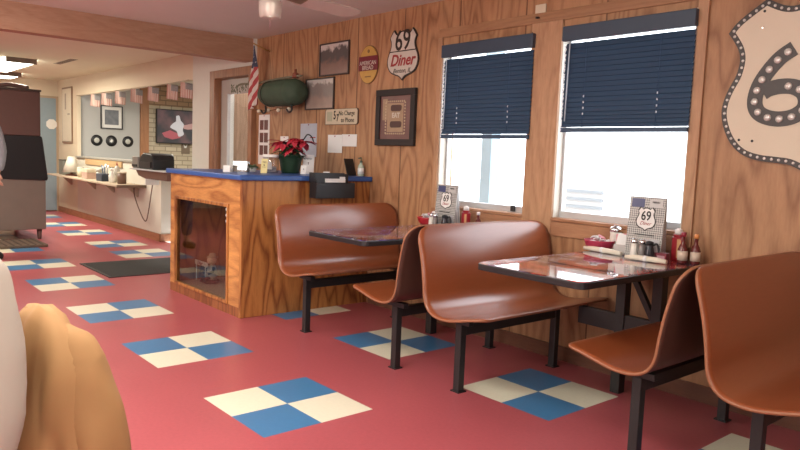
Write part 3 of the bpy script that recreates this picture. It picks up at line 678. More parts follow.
# evenly spaced small studs along the border
tot = sum((Vector(mid[i])-Vector(mid[i-1])).length for i in range(len(mid))); nb = 84; step = tot/nb; acc = 0; nxt = 0
for i in range(len(mid)):
    a = Vector(mid[i-1]); c = Vector(mid[i]); L_ = (c-a).length
    while nxt <= acc+L_ and nxt < tot-1e-6:
        p = a+(c-a)*((nxt-acc)/L_ if L_ else 0); button(p.x, p.y, .0078, -.0205); nxt += step
    acc += L_
def six(flip=False):
    def T_(x, z): return (-x, -.022-z) if flip else (x, z)
    path = [(-.095, .160), (-.155, .118), (-.205, .058), (-.243, -.01), (-.257, -.08), (-.243, -.132), (-.20, -.163), (-.138, -.175), (-.076, -.165), (-.032, -.135), (-.020, -.095), (-.035, -.052), (-.08, -.024), (-.138, -.018), (-.19, -.028), (-.22, -.045)]
    c = catmull([(x, z, 0) for x, z in path], 5); b = NB(); rings = []
    for i, p in enumerate(c):
        d = (c[min(i+1, len(c)-1)]-c[max(i-1, 0)]).normalized(); n = Vector((-d.y, d.x, 0))*.0365
        q1 = T_(p.x+n.x, p.y+n.y); q2 = T_(p.x-n.x, p.y-n.y)
        yf = -.030-.001*i/len(c); rings.append([b.verts.new(v) for v in ((q1[0], yf, q1[1]), (q1[0], -.024, q1[1]), (q2[0], -.024, q2[1]), (q2[0], yf, q2[1]))])
    for i in range(len(rings)-1):
        for q in range(4): b.faces.new((rings[i][q], rings[i][(q+1) % 4], rings[i+1][(q+1) % 4], rings[i+1][q]))
    b.faces.new(rings[0]); b.faces.new(rings[-1][::-1])
    obj('numeral', b, SIGNBLK, bs, label='black numeral on the shield')
    acc = 0; nx = .03
    for i in range(1, len(c)-8):
        L_ = (c[i]-c[i-1]).length
        while nx <= acc+L_:
            p = c[i-1]+(c[i]-c[i-1])*((nx-acc)/L_); q = T_(p.x, p.y); button(q[0], q[1], .0185, -.030); nx += .056
        acc += L_
six(); six(True)
for x, z in ((-.249, .271), (-.247, .352), (-.319, -.277), (-.254, -.282)):
    b = NB(); lathe(b, [(.007, 0), (.005, -.004)], seg=10, axis='y'); obj('bolt', b, CHROME if z == .271 else BLACKM, bs, loc=(x, -.026, z))

# small 69 Diner shield
sh = thing('diner_shield_sign', 'small ivory 69 Diner shield hanging between oval sign and left window', 'sign', (-4.27, WY, 2.055))
o1 = shield_outline(.385, .40, 6); sg = 1 if area2(o1) > 0 else -1
b = NB(); prism(b, o1, -.012, -.001); obj('border', b, SIGNBLK, sh)
b = NB(); prism(b, inset_poly(o1, .011*sg), -.015, -.011); obj('face', b, SHIELDW, sh)
b = NB(); box(b, -.155, .155, -.0165, -.0145, .025, .033); obj('divider', b, SIGNBLK, sh)
text('lettering', '69', .225, SIGNBLK, sh, (0, -.0165, .105), sx=.85, bold=.002)
text('lettering', 'Diner', .125, REDINK, sh, (0, -.0165, -.045), shear=.3, bold=.003)
text('lettering', 'Benton, IL', .052, SIGNBLK, sh, (0, -.0165, -.125), shear=.3)

# oval sign
ov = thing('oval_sign', 'yellow oval sign with a maroon band left of the small shield', 'sign', (-4.71, WY, 2.01))
def ell(w, h, n=36): return [(w/2*cos(2*pi*k/n), h/2*sin(2*pi*k/n)) for k in range(n)]
b = NB(); prism(b, ell(.265, .32), -.010, -.001); obj('rim', b, mat('brown_rim', (.22, .12, .04), .5), ov)
b = NB(); prism(b, ell(.25, .305), -.013, -.009); obj('face', b, mat('mustard_enamel', (.48, .29, .07), .5, noise=.15), ov)
b = NB(); prism(b, [(-.128, -.05), (.128, -.05), (.133, 0), (.126, .07), (-.126, .07), (-.133, 0)], -.016, -.012); obj('band', b, mat('maroon_enamel', (.16, .02, .03), .5), ov)
text('lettering', 'AMERICAN', .048, SHIELDW, ov, (0, -.0175, .012), sx=.95); text('lettering', 'BREAD', .05, SHIELDW, ov, (0, -.0175, -.028))
b = NB(); lathe(b, [(.016, 0), (.014, -.003)], seg=10, axis='y'); obj('emblem', b, mat('brown_rim', (.22, .12, .04), .5), ov, loc=(0, -.013, .11))
b = NB(); box(b, -.04, .04, -.015, -.013, -.105, -.095); obj('emblem', b, mat('brown_rim', (.22, .12, .04), .5), ov)

def framed(name, label, cat, x0, x1, z0, z1, fw_, fm, im, group=None, depth=.02, mat_=0, matm=None):
    w = (x1-x0)/2; h = (z1-z0)/2; t = thing(name, label, cat, ((x0+x1)/2, WY, (z0+z1)/2), 0, group)
    b = NB(); box(b, -w, w, -depth, -.001, h-fw_, h); box(b, -w, w, -depth, -.001, -h, -h+fw_); box(b, -w, -w+fw_, -depth, -.001, -h+fw_, h-fw_); box(b, w-fw_, w, -depth, -.001, -h+fw_, h-fw_)
    obj('frame', b, fm, t, .003)
    b = NB(); box(b, -w+fw_, w-fw_, -depth*.5, -.002, -h+fw_, h-fw_); obj('mount', b, matm or im, t)
    if mat_:
        b = NB(); box(b, -w+fw_+mat_, w-fw_-mat_, -depth*.5-.002, -depth*.5, -h+fw_+mat_, h-fw_-mat_); obj('picture', b, im, t)
    return t
THINF = mat('thin_dark_frame', (.05, .035, .03), .4)
framed('framed_picture', 'upper framed photo of an old car on a hillside', 'picture', -5.4401, -4.9851, 1.9523, 2.244, .012, THINF,
       picture_mat('hillside_photo', (.50, .46, .42), (.10, .09, .085), (.24, .15, .12), 1.0), 'framed photos left of the oval sign')
framed('framed_picture', 'lower framed faded photo of horses beside the green ornament', 'picture', -5.6626, -5.1977, 1.6555, 1.9424, .012, THINF,
       picture_mat('faded_field_photo', (.46, .43, .39), (.22, .19, .17), (.36, .28, .23), 5.0), 'framed photos left of the oval sign')
t = framed('framed_advertisement', 'dark wide-framed vintage burger advertisement left of the left window', 'picture', -4.5696, -4.085, 1.339, 1.7891, .052, mat('charcoal_frame', (.035, .03, .028), .6, spec=.25),
       mat('aged_print', (.16, .08, .07), .4, noise=.3, nscale=9), None, .03)
b = NB()
for i in range(10):
    for s in (0, 1): box(b, -.115+.024*i, -.102+.024*i, -.019, -.016, (-.135 if s else .122), (-.122 if s else .135))
for i in range(11):
    for s in (0, 1): box(b, (-.125 if s else .112), (-.112 if s else .125), -.019, -.016, -.13+.024*i, -.117+.024*i)
obj('stamp_border', b, mat('aged_cream', (.48, .38, .25), .5), t)
b = NB(); box(b, -.16, -.10, -.018, -.0155, -.02, .15); box(b, -.10, .10, -.0175, -.0155, -.115, .115); obj('print_ground', b, mat('aged_tan', (.34, .24, .15), .5, noise=.2, nscale=30), t)
for zz_, ww_ in ((.075, .13), (-.055, .14)): b = NB(); prism(b, rrect(ww_, .05, .02, 4, .01, zz_), -.021, -.0175); obj('burger_print', b, mat('dark_brown_print', (.07, .035, .03), .5), t)
text('lettering', 'EAT', .055, mat('aged_white', (.55, .5, .42), .5), t, (.01, -.020, .015), bold=.002)

# sign and papers on the plywood
ps = thing('charge_sign', 'cream wall sign reading 57 No Charge to Phone above the papers', 'sign', (-5.08, WY, 1.585))
b = NB(); pts = [(-.25, -.07), (.235, -.07), (.25, -.055), (.25, .055), (.235, .07), (-.235, .07), (-.25, .055)]; prism(b, pts, -.010, -.001); obj('board', b, mat('sign_edge_brown', (.10, .06, .04), .5), ps)
b = NB(); prism(b, scaled(pts, .955), -.012, -.009); obj('face', b, mat('sign_cream', (.52, .45, .32), .5, noise=.08), ps)
b = NB(); box(b, -.215, -.135, -.0135, -.0115, -.04, .045); obj('emblem', b, mat('faded_green_print', (.36, .36, .25), .5), ps)
text('lettering', '5', .105, INK, ps, (-.095, -.0135, .01), sx=.7, bold=.002)
text('lettering', '7', .085, INK, ps, (-.05, -.0135, -.012), sx=.7, bold=.002)
text('lettering', 'No Charge', .058, INK, ps, (.085, -.0135, .028), sx=.9); text('lettering', 'to Phone', .058, INK, ps, (.10, -.0135, -.032), sx=.9)
def sheet(name, label, cat, x0, x1, z0, z1, m, group=None, dy=0):
    b = NB(); w = (x1-x0)/2; h = (z1-z0)/2; box(b, -w, w, -.003-dy, -.0005-dy, -h, h); t = thing(name, label, cat, ((x0+x1)/2, WY, (z0+z1)/2), 0, group)
    obj('sheet', b, m, t); 
    b = NB(); lathe(b, [(.006, 0), (.004, -.006)], seg=8, axis='y'); obj('push_pin', b, REDINK, t, loc=(0, -.003-dy, h-.012))
    return t
sheet('notice_paper', 'larger white paper notice pinned below the charge sign', 'notice', -5.28, -5.06, 1.265, 1.425, PAPER, 'papers on the plywood wall', .003)
sheet('notice_paper', 'smaller white notice overlapping the larger one on its right', 'notice', -5.07, -4.85, 1.325, 1.430, PAPER, 'papers on the plywood wall')
t = sheet('poster', 'pale blue-grey poster behind the poinsettia', 'poster', -5.75, -5.47, 1.22, 1.53, mat('pale_blue_poster', (.38, .40, .46), .5, noise=.15, nscale=12))
b = NB(); tube(b, catmull([(-.10, -.005, -.02), (-.02, -.005, .05), (.06, -.005, .03), (.10, -.005, -.03)], 5), .006, 6); obj('dark_swirl', b, INK, t)
b = NB(); box(b, .03, .12, -.005, -.002, .02, .03); obj('headline', b, REDINK, t)
t = sheet('flyer_strip', 'tall narrow white flyer with dark pictures at the corner by the door', 'flyer', -6.56, -6.34, 1.12, 1.63, PAPER)
b = NB()
for k in range(3):
    for s in (0, 1):
        if k == 2 and s: pass
        box(b, -.085+.09*s, -.01+.09*s, -.005, -.003, .10-.13*k, .20-.13*k)
obj('picture_block', b, mat('brown_picture_blocks', (.13, .06, .05), .5, noise=.3), t)
sheet('notice_paper', 'small square notice between the flyer strip and the poinsettia', 'notice', -6.12, -5.97, 1.27, 1.41, PAPER, 'papers on the plywood wall')
# electrical plate up on the wall
t = thing('wall_switch', 'cream wall switch plate with a black lever above the left window', 'switch', (-2.925, WY, 2.195))
b = NB(); box(b, -.042, .042, -.010, 0, -.065, .065); obj('plate', b, mat('cream_plastic', (.60, .52, .38), .4), t, .004)
b = NB(); tube(b, [(-.005, -.01, -.02), (-.012, -.035, -.022)], .007); obj('lever', b, BLACKP, t)
b = NB(); tube(b, catmull([(-.03, -.012, -.06), (-.045, -.008, -.09), (-.042, -.03, -.12)], 5), .003, 6); obj('wire', b, BLACKP, t)

# green barrel ornament on a rod
gb = thing('barrel_ornament', 'dark green barrel-shaped ornament hanging from a rod by the door', 'ornament', (-5.91, WY-.13, 1.815))
b = NB(); lathe(b, [(.04, -.35), (.08, -.32), (.108, -.26), (.118, -.17), (.125, 0), (.128, .17), (.122, .26), (.10, .32), (.05, .35)], seg=24, axis='x'); obj('body', b, mat('dark_green_cloth', (.045, .075, .045), .75, noise=.25, nscale=12, bump=.3), gb)
b = NB(); tube(b, catmull([(-.95, .02, .11), (-.8, 0, .13), (-.5, 0, .12), (0, 0, .14), (.36, .0, .145)], 4), .011, 8); obj('rod', b, mat('greenish_rod', (.16, .15, .10), .7, noise=.3), gb)
for x in (-.24, .24):
    b = NB(); lathe(b, [(.1265, -.008), (.1265, .008)], (x*.8, 0, 0), 24, axis='x'); obj('strap', b, mat('dark_strap', (.05, .06, .04), .6), gb)
    b = NB(); tube(b, catmull([(x, -.03, -.12), (x+.04, -.05, -.17), (x-.01, -.05, -.19), (x-.05, -.05, -.16)], 5), .009, 6); obj('hook', b, BLACKM, gb)
b = NB(); lathe(b, [(.03, .14), (.03, .18), (.012, .19), (.012, .22)], (.25, 0, -.01), 12); obj('valve', b, mat('rusty_valve', (.22, .07, .04), .6), gb)
gl = thing('light_string', 'string of small round white bulbs under the green ornament', 'lights', (-5.98, WY-.13, 1.665))
b = NB(); tube(b, catmull([(-.42, 0, .01), (-.2, 0, -.01), (0, 0, 0), (.25, 0, .015)], 5), .006, 6); obj('wire', b, mat('brown_wire', (.15, .07, .03), .6), gl)
for k in range(4):
    b = NB(); bmesh.ops.create_uvsphere(b, u_segments=10, v_segments=8, radius=.019); obj('bulb', b, mat('bulb_white', (.75, .68, .52), .3), gl, smooth=True, loc=(-.34+.19*k, -.01, -.012+.006*(k % 2)))
ga = NB(); random.seed(3)
for k in range(90):
    x = -1.05+.55*random.random(); p = Vector((x, .02*random.random()-.01, .1+.025*sin(x*9)+.05*(random.random()-.5))); a = random.random()*6.28; l = .035
    d = Vector((cos(a), .3*random.random(), sin(a)))*l; n = d.cross(Vector((0, 1, 0))).normalized()*.008
    v = [ga.verts.new(q) for q in (p, p+d*.5+n, p+d, p+d*.5-n)]; ga.faces.new(v)
obj('garland', ga, mat('dull_green_leaves', (.09, .11, .06), .7), gb, label='dull green leaf garland wound on the rod')

# US flag hanging from a short staff
def stripes(name, cell, axis=0, red=(.40, .06, .06), wht=(.62, .55, .48), blue=(.05, .06, .10)):
    m = bpy.data.materials.new(name); m.use_nodes = True; nt = m.node_tree; b = nt.nodes['Principled BSDF']; N = nt.nodes.new; L = nt.links.new
    tc = N('ShaderNodeTexCoord'); sx = N('ShaderNodeSeparateXYZ'); L(tc.outputs['UV'], sx.inputs[0])
    d = N('ShaderNodeMath'); d.operation = 'MULTIPLY'; d.inputs[1].default_value = 6.5; L(sx.outputs[1], d.inputs[0]); f = N('ShaderNodeMath'); f.operation = 'FRACT'; L(d.outputs[0], f.inputs[0])
    g = N('ShaderNodeMath'); g.operation = 'GREATER_THAN'; g.inputs[1].default_value = .5; L(f.outputs[0], g.inputs[0])
    mx = N('ShaderNodeMix'); mx.data_type = 'RGBA'; mx.inputs['A'].default_value = (*red, 1); mx.inputs['B'].default_value = (*wht, 1); L(g.outputs[0], mx.inputs['Factor'])
    a = N('ShaderNodeMath'); a.operation = 'LESS_THAN'; a.inputs[1].default_value = .42; L(sx.outputs[0], a.inputs[0]); c = N('ShaderNodeMath'); c.operation = 'GREATER_THAN'; c.inputs[1].default_value = .46; L(sx.outputs[1], c.inputs[0])
    e = N('ShaderNodeMath'); e.operation = 'MULTIPLY'; L(a.outputs[0], e.inputs[0]); L(c.outputs[0], e.inputs[1])
    vo = N('ShaderNodeTexVoronoi'); vo.inputs['Scale'].default_value = 16; L(tc.outputs['UV'], vo.inputs['Vector']); st = N('ShaderNodeMath'); st.operation = 'LESS_THAN'; st.inputs[1].default_value = .22; L(vo.outputs['Distance'], st.inputs[0])
    m3 = N('ShaderNodeMix'); m3.data_type = 'RGBA'; m3.inputs['A'].default_value = (*blue, 1); m3.inputs['B'].default_value = (.35, .35, .35, 1); L(st.outputs[0], m3.inputs['Factor'])
    m2 = N('ShaderNodeMix'); m2.data_type = 'RGBA'; L(e.outputs[0], m2.inputs['Factor']); L(mx.outputs['Result'], m2.inputs['A']); L(m3.outputs['Result'], m2.inputs['B'])
    L(m2.outputs['Result'], b.inputs['Base Color']); b.inputs['Roughness'].default_value = .8; return m
FLAG = stripes('flag_cloth', .1)
def cloth_grid(nu, nv, fn):
    b = NB(); uv = b.loops.layers.uv.new('UVMap'); g = [[b.verts.new(fn(i/nu, j/nv)) for j in range(nv+1)] for i in range(nu+1)]
    for i in range(nu):
        for j in range(nv):
            f = b.faces.new((g[i][j], g[i+1][j], g[i+1][j+1], g[i][j+1])); f.smooth = True
            for l, (a, c) in zip(f.loops, ((i, j), (i+1, j), (i+1, j+1), (i, j+1))): l[uv].uv = (a/nu, c/nv)
    return b
fl = thing('flag', 'folded American flag hanging in the corner beside the door', 'flag', (-6.36, WY-.185, 2.0))
# hangs from its canton corner: u runs down the fall, v round the folds
def fold(u, v):
    w = .02+.13*min(1, u*1.5)
    return (w*(v-.5)+.015*sin(u*6), .022*sin(v*pi*4+u*3)*min(1, u*2.5), .30-.58*u-.06*(1-v)*u)
b = cloth_grid(26, 30, fold)
uvl = b.loops.layers.uv.active
for f in b.faces:
    for l in f.loops: u_, v_ = l[uvl].uv; l[uvl].uv = (u_*1.15, .47+.40*v_+.75*u_)
o = obj('cloth', b, FLAG, fl); sm = o.modifiers.new('s', 'SOLIDIFY'); sm.thickness = .003
b = NB(); tube(b, [(.0, .18, .26), (0, -.01, .32)], .008); obj('staff', b, mat('gold_staff', (.35, .2, .06), .4), fl)

# ---------------------------------------------------------------- things on the counter
CT = 1.075
pot = thing('poinsettia', 'red poinsettia in a dark green pot on the blue counter', 'plant', (-5.2, 3.195, CT))
b = NB(); lathe(b, [(.072, 0), (.078, .01), (.094, .10), (.110, .145), (.118, .155), (.10, .155), (.095, .14), (.01, .13)], seg=18); obj('pot', b, mat('dark_green_foil', (.018, .045, .022), .45, noise=.3, bump=.4), pot)
def leaf(b, base, d, L_, w, droop, mi=0):
    d = Vector(d).normalized(); s = d.cross(Vector((0, 0, 1))); s = s.normalized() if s.length > .01 else Vector((1, 0, 0)); prof = [(0, .12), (.25, .8), (.5, 1), (.75, .7), (1, .04)]
    rows = []
    for t_, ww in prof:
        p = Vector(base)+d*L_*t_+Vector((0, 0, -droop*t_*t_)); rows.append([b.verts.new(p-s*w*ww), b.verts.new(p+Vector((0, 0, -.006))), b.verts.new(p+s*w*ww)])
    for i in range(4):
        for k in range(2): f = b.faces.new((rows[i][k], rows[i][k+1], rows[i+1][k+1], rows[i+1][k])); f.smooth = True; f.material_index = mi
random.seed(11)
RED = mat('red_bracts', (.55, .045, .075), .6, noise=.25, nscale=30); DG = mat('dark_green_leaf', (.02, .06, .025), .5, noise=.2)
heads = [(-.07, -.05, .27), (.06, .0, .30), (.11, .07, .27), (-.03, .08, .29), (.0, -.08, .25), (.10, -.03, .22)]
for hx, hy, hz in heads:
    b = NB()
    for k in range(9):
        a = k*2.4+hx*40; el = random.uniform(-.5, .35); leaf(b, (hx, hy, hz), (cos(a), sin(a), el), random.uniform(.09, .135), .029, .035)
    obj('bract_cluster', b, RED, pot)
    b = NB(); tube(b, [(hx*.3, hy*.3, .13), (hx, hy, hz)], .005, 6); obj('stem', b, DG, pot)
b = NB()
for k in range(26):
    a = k*2.4; leaf(b, (.03*cos(a), .03*sin(a), .15+.004*k), (cos(a), sin(a), .35), random.uniform(.09, .15), .028, .07)
obj('green_leaves', b, DG, pot)
jr = thing('donation_jar', 'clear plastic jar with white lid left of the poinsettia', 'jar', (-5.2, 3.0, CT))
b = NB(); lathe(b, [(.062, 0), (.068, .008), (.068, .115), (.06, .13)], seg=20); obj('jar', b, CLEARP, jr)
b = NB(); lathe(b, [(.066, .13), (.068, .134), (.068, .15), (.06, .155)], seg=20); obj('lid', b, WHITE, jr)
b = NB(); box(b, -.045, .045, -.035, .03, .006, .05); obj('contents', b, mat('wrapped_candies', (.45, .42, .40), .5, noise=.6, nscale=50), jr)
b = NB(); prism(b, [(.0705*cos(a), .0705*sin(a)) for a in [R(-100+10*k) for k in range(9)]]+[(.0695*cos(a), .0695*sin(a)) for a in [R(-20-10*k) for k in range(9)]], .03, .09, plane='xy'); obj('jar_label', b, PAPER, jr)
def card(name, label, cat, loc, rz, w, h, m, parts=(), lean=12, thick=.004):
    t = thing(name, label, cat, loc, rz); b = NB(); box(b, -w/2, w/2, -thick/2, thick/2, 0, h); p = obj('panel', b, m, t, .001, rot=(R(-lean), 0, 0))
    b = NB(); bar(b, (0, .02+h*.2*math.tan(R(lean))*3, 0.003), (0, .006, h*.6), .005); obj('prop', b, BLACKP, t)
    for s, sz, mm, z in parts: text('lettering', s, sz, mm, p, (0, -thick/2-.001, z))
    return t
YAWZ = R(42)
card('counter_sign', 'yellow and white lettered card standing left of the clear jar', 'sign', (-5.1, 2.88, CT), YAWZ, .055, .12, mat('yellow_card', (.66, .58, .26), .5), [('TIPS', .018, INK, .09), ('thank you', .009, INK, .05)])
sp = thing('small_plant', 'little pale green plant near the left end of the counter', 'plant', (-5.3, 2.89, CT))
b = NB(); lathe(b, [(.025, 0), (.032, .04), (.028, .04), (.005, .036)], seg=12); obj('pot', b, WHITE, sp)
b = NB()
for k in range(26): a = k*2.4; leaf(b, (0, 0, .04), (cos(a), sin(a), .8+.5*sin(k)), .05+.01*(k % 3), .012, .03)
obj('foliage', b, mat('pale_green_foliage', (.24, .32, .19), .6), sp)
bx = thing('napkin_box', 'clear acrylic box of napkins in front of the door glass', 'box', (-5.2, 2.73, CT), YAWZ)
b = NB(); box(b, -.06, .06, -.035, .035, 0, .006); box(b, -.06, .06, -.035, -.032, .006, .09); box(b, -.06, .06, .032, .035, .006, .09); box(b, -.06, -.057, -.032, .032, .006, .09); box(b, .057, .06, -.032, .032, .006, .09); obj('acrylic_box', b, CLEARP, bx)
b = NB(); box(b, -.05, .05, -.028, .028, .007, .07); obj('napkin_stack', b, mat('pinkish_napkin', (.52, .42, .36), .8), bx)
ph = thing('card_reader', 'small white card reader at the left end of the counter', 'card reader', (-5.2, 2.61, CT), YAWZ)
b = NB(); prism(b, [(-.03, 0), (.03, 0), (.03, .012), (-.03, .055)], -.03, .03, plane='yz'); obj('body', b, WHITE, ph, .004)
b = NB(); box(b, -.02, .02, -.012, -.006, .04, .047); obj('screen', b, mat('grey_screen', (.3, .32, .33), .2), ph)
card('leaflet_holder', 'white leaflet holder right of the poinsettia', 'leaflets', (-5.1, 3.31, CT), YAWZ, .10, .165, PAPER, [('MENU', .02, INK, .13)], 8)
card('leaflet_holder', 'low white leaflet leaning in front of the green pot', 'leaflets', (-5.0, 3.20, CT), YAWZ, .05, .075, PAPER, (), 14)
card('price_card', 'tiny white folded card above the black wall box', 'card', (-4.85, 3.33, CT), YAWZ, .055, .03, PAPER, [('69 Diner', .011, INK, .015)], 20)
card('tablet', 'black-edged tablet standing near the wall end of the counter', 'tablet', (-4.80, 3.56, CT), R(100), .11, .15, BLACKP, (), 18, .008)
bt = thing('sanitizer_bottle', 'clear green pump bottle at the wall end of the counter', 'bottle', (-4.72, 3.595, CT))
b = NB(); lathe(b, [(.024, 0), (.027, .008), (.027, .085), (.012, .105), (.011, .115)], seg=16); obj('bottle', b, mat('pale_green_gel', (.40, .47, .38), .25), bt)
b = NB(); lathe(b, [(.013, .115), (.013, .13), (.004, .132), (.004, .155)], seg=10); tube(b, [(0, 0, .155), (-.03, -.01, .15)], .005, 6); obj('pump', b, mat('dark_green_pump', (.06, .10, .07), .4), bt)
b = NB(); lathe(b, [(.0278, .02), (.0278, .07)], seg=16); obj('bottle_label', b, PAPER, bt)

# black letter box on the counter front
lb = thing('document_box', 'black two-tier document box mounted on the counter front', 'box', (-4.602, 3.19, .905), R(90))
b = NB(); box(b, -.185, .185, -.10, -.095, 0, .12); box(b, -.185, .185, -.005, -.001, 0, .19); box(b, -.185, -.181, -.095, -.005, 0, .15); box(b, .181, .185, -.095, -.005, 0, .12); box(b, -.181, .181, -.095, -.005, 0, .005)
obj('tray', b, BLACKP, lb, .002)
b = NB(); box(b, -.19, .09, -.085, -.080, .12, .20); box(b, -.19, -.186, -.08, -.0, .12, .20); obj('upper_tier', b, BLACKP, lb, .002)
b = NB(); box(b, -.10, .09, -.097, -.088, .125, .155); box(b, .04, .09, -.093, -.087, .155, .17); obj('papers', b, PAPER, lb)

# ---------------------------------------------------------------- ceiling fan
fx = (-3.80, 2.17)
fn = thing('ceiling_fan', 'cream ceiling fan with a frosted glass light at the top edge', 'fan', (fx[0], fx[1], 0))
b = NB(); lathe(b, [(.02, CEIL-.10), (.06, CEIL-.07), (.07, CEIL)], seg=20); lathe(b, [(.013, 2.30), (.013, CEIL-.09)], seg=10); obj('mount', b, WHITE, fn)
b = NB(); lathe(b, [(.05, 2.17), (.10, 2.185), (.115, 2.22), (.11, 2.27), (.07, 2.30), (.02, 2.305)], seg=24); obj('motor', b, WHITE, fn)
FANC = mat('cream_fan_blade', (.60, .54, .47), .5)
for k in range(3):
    a = R(97.5+120*k); b = NB()
    pts = [(.20, -.055), (.28, -.065), (.62, -.075), (.70, -.06), (.725, -.02), (.725, .02), (.70, .06), (.62, .075), (.28, .065), (.20, .055)]
    prism(b, pts, -.003, .003, plane='xy'); obj('blade', b, FANC, fn, loc=(0, 0, 2.20), rot=(R(-13), 0, a))
    b = NB(); prism(b, [(.09, -.018), (.26, -.035), (.26, .035), (.09, .018)], -.008, -.003, plane='xy'); obj('blade_arm', b, mat('brass_arm', (.35, .26, .16), .35, .6), fn, loc=(0, 0, 2.20), rot=(R(-13), 0, a))
b = NB(); lathe(b, [(.05, 2.135), (.06, 2.17)], seg=20); obj('light_fitter', b, WHITE, fn)
FROST = mat('frosted_glass', (.62, .56, .50), .35, trans=.35)
b = NB(); lathe(b, [(.05, 2.052), (.064, 2.058), (.068, 2.10), (.068, 2.15), (.05, 2.160)], seg=20); obj('glass_shade', b, FROST, fn)
b = NB(); lathe(b, [(.016, 2.085), (.018, 2.10), (.018, 2.135)], seg=12); obj('bulb', b, mat('dim_bulb', (1, .9, .8), .4, emit=(1, .85, .7), estr=1.2), fn)
b = NB(); tube(b, [(.05, -.03, 2.15), (.05, -.03, 1.98)], .0015, 5); obj('pull_chain', b, CHROME, fn)

# ceiling fixtures
LENS = mat('lit_lens', (.9, .9, .85), .4, emit=(1, .95, .82), estr=6)
def troffer(x0, x1, y0, y1, z, label, strength=None):
    t = thing('ceiling_light', label, 'light', ((x0+x1)/2, (y0+y1)/2, z), 0, 'fluorescent ceiling lights'); w = (x1-x0)/2; h = (y1-y0)/2
    b = NB(); box(b, -w, w, -h, h, -.012, 0); box(b, -w-.012, -w, -h, h, -.085, 0); box(b, w, w+.012, -h, h, -.085, 0); obj('housing', b, mat('brown_end_cap', (.18, .14, .11), .5), t)
    b = NB(); box(b, -w, w, -h+.01, h-.01, -.075, -.013); obj('diffuser', b, LENS, t, .01)
troffer(-12.5, -10.75, 2.12, 2.50, 2.41, 'long lit fluorescent light over the ice machine')
troffer(-13.75, -13.05, 2.40, 2.80, 2.41, 'farther short lit fluorescent light at the kitchen end')
troffer(-1.8, -.6, -1.45, -.95, CEIL, 'ceiling light above the dining floor')
troffer(1.0, 1.95, .35, .85, CEIL, 'ceiling light behind the camera')
troffer(-5.2, -4.0, -1.65, -1.15, CEIL, 'ceiling light over the left tables')
troffer(-9.2, -8.0, 0., .4, 2.41, 'ceiling light over the kitchen aisle')
vn = thing('ceiling_vent', 'thin grey ceiling vent right of the long kitchen light', 'vent', (-10.6, 2.83, 2.41))
b = NB(); box(b, -.45, .45, -.06, .06, -.012, 0); obj('frame', b, ALU, vn)
b = NB()
for k in range(5): box(b, -.43, .43, -.045+.02*k, -.037+.02*k, -.018, -.011)
obj('louvre', b, mat('dark_louvre', (.16, .14, .11), .6), vn)

# ---------------------------------------------------------------- kitchen side
im = thing('ice_machine', 'brown and stainless ice machine with a sloping black bin door', 'ice machine', (-10.6, 1.95, 0))
b = NB(); box(b, -.72, .72, -.5, .385, 1.335, 1.90); obj('ice_head', b, BROWNM, im, .01, label='brown upper ice maker')
b = NB(); box(b, -.73, .73, -.51, .395, 1.90, 1.925); obj('top_cover', b, mat('dark_top_cover', (.05, .035, .03), .5), im)
b = NB(); prism(b, [(-.5, .80), (.455, .765), (.465, .80), (.405, 1.30), (.395, 1.335), (-.5, 1.335)], -.73, .73, plane='yz'); obj('bin_door', b, BLACKP, im, .01, label='sloping black bin door section')
b = NB(); box(b, -.715, .715, -.5, .44, .13, .80); obj('bin', b, STEEL, im, .008, label='dull stainless lower bin')
for sx in (-1, 1):
    for sy in (-.42, .37):
        b = NB(); lathe(b, [(.022, 0), (.024, .01), (.034, .13)], (sx*.66, sy, 0), 12); obj('leg', b, BROWNM, im)
b = NB(); tube(b, catmull([(.1, -.1, 1.925), (.25, .1, 1.99), (.45, .3, 1.955)], 5), .03, 8); obj('hose', b, BROWNM, im)
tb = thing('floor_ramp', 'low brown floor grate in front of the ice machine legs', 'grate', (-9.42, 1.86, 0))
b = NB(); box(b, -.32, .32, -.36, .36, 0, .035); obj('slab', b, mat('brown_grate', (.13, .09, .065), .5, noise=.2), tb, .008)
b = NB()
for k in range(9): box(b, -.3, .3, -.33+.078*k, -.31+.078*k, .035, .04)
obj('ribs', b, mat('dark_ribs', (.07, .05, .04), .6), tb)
mt = thing('floor_mat', 'black rubber doormat on the red floor left of the counter', 'mat', (-7.2, 2.78, 0))
b = NB(); box(b, -.44, .44, -.58, .58, 0, .010); obj('pad', b, mat('black_rubber', (.02, .02, .02), .8, noise=.3, nscale=120, bump=.4), mt, .004)
b = NB(); box(b, -.47, -.44, -.61, .61, 0, .008); box(b, .44, .47, -.61, .61, 0, .008); box(b, -.44, .44, -.61, -.58, 0, .008); box(b, -.44, .44, .58, .61, 0, .008); obj('border', b, mat('dark_rubber', (.03, .028, .028), .6), mt)

sf = thing('wall_shelf', 'long pale wood shelf fixed to the half wall with brackets', 'shelf', (-10.9, 3.44, .70))
b = NB(); prism(b, [(-2.55, -.16), (1.28, -.24), (1.28, .155), (-2.55, .155)], 0, .022, plane='xy'); obj('board', b, mat('pale_shelf', (.50, .40, .30), .5), sf)
b = NB(); box(b, 1.28, 1.30, -.24, .155, -.012, .026); obj('edge_strip', b, mat('dark_edge', (.14, .09, .06), .5), sf)
for x in (-2.2, -.9, 0, 1.0):
    b = NB(); prism(b, [(-.16, -.0), (.155, -.0), (.155, -.16), (.135, -.16), (.0, -.03)], x-.01, x+.01, plane='yz'); obj('bracket', b, mat('pale_bracket', (.42, .34, .26), .5), sf)
cb = obj('hanging_cable', tube(NB(), catmull([(-9.98, 3.57, .72), (-9.8, 3.5, .60), (-9.62, 3.5, .40), (-9.45, 3.53, .24), (-9.38, 3.55, .42), (-9.30, 3.56, .70), (-9.18, 3.56, .98)], 6), .008, 6), mat('brown_cable', (.14, .09, .07), .6))
tag(cb, 'dark cable looping down from the wall shelf', 'cable')
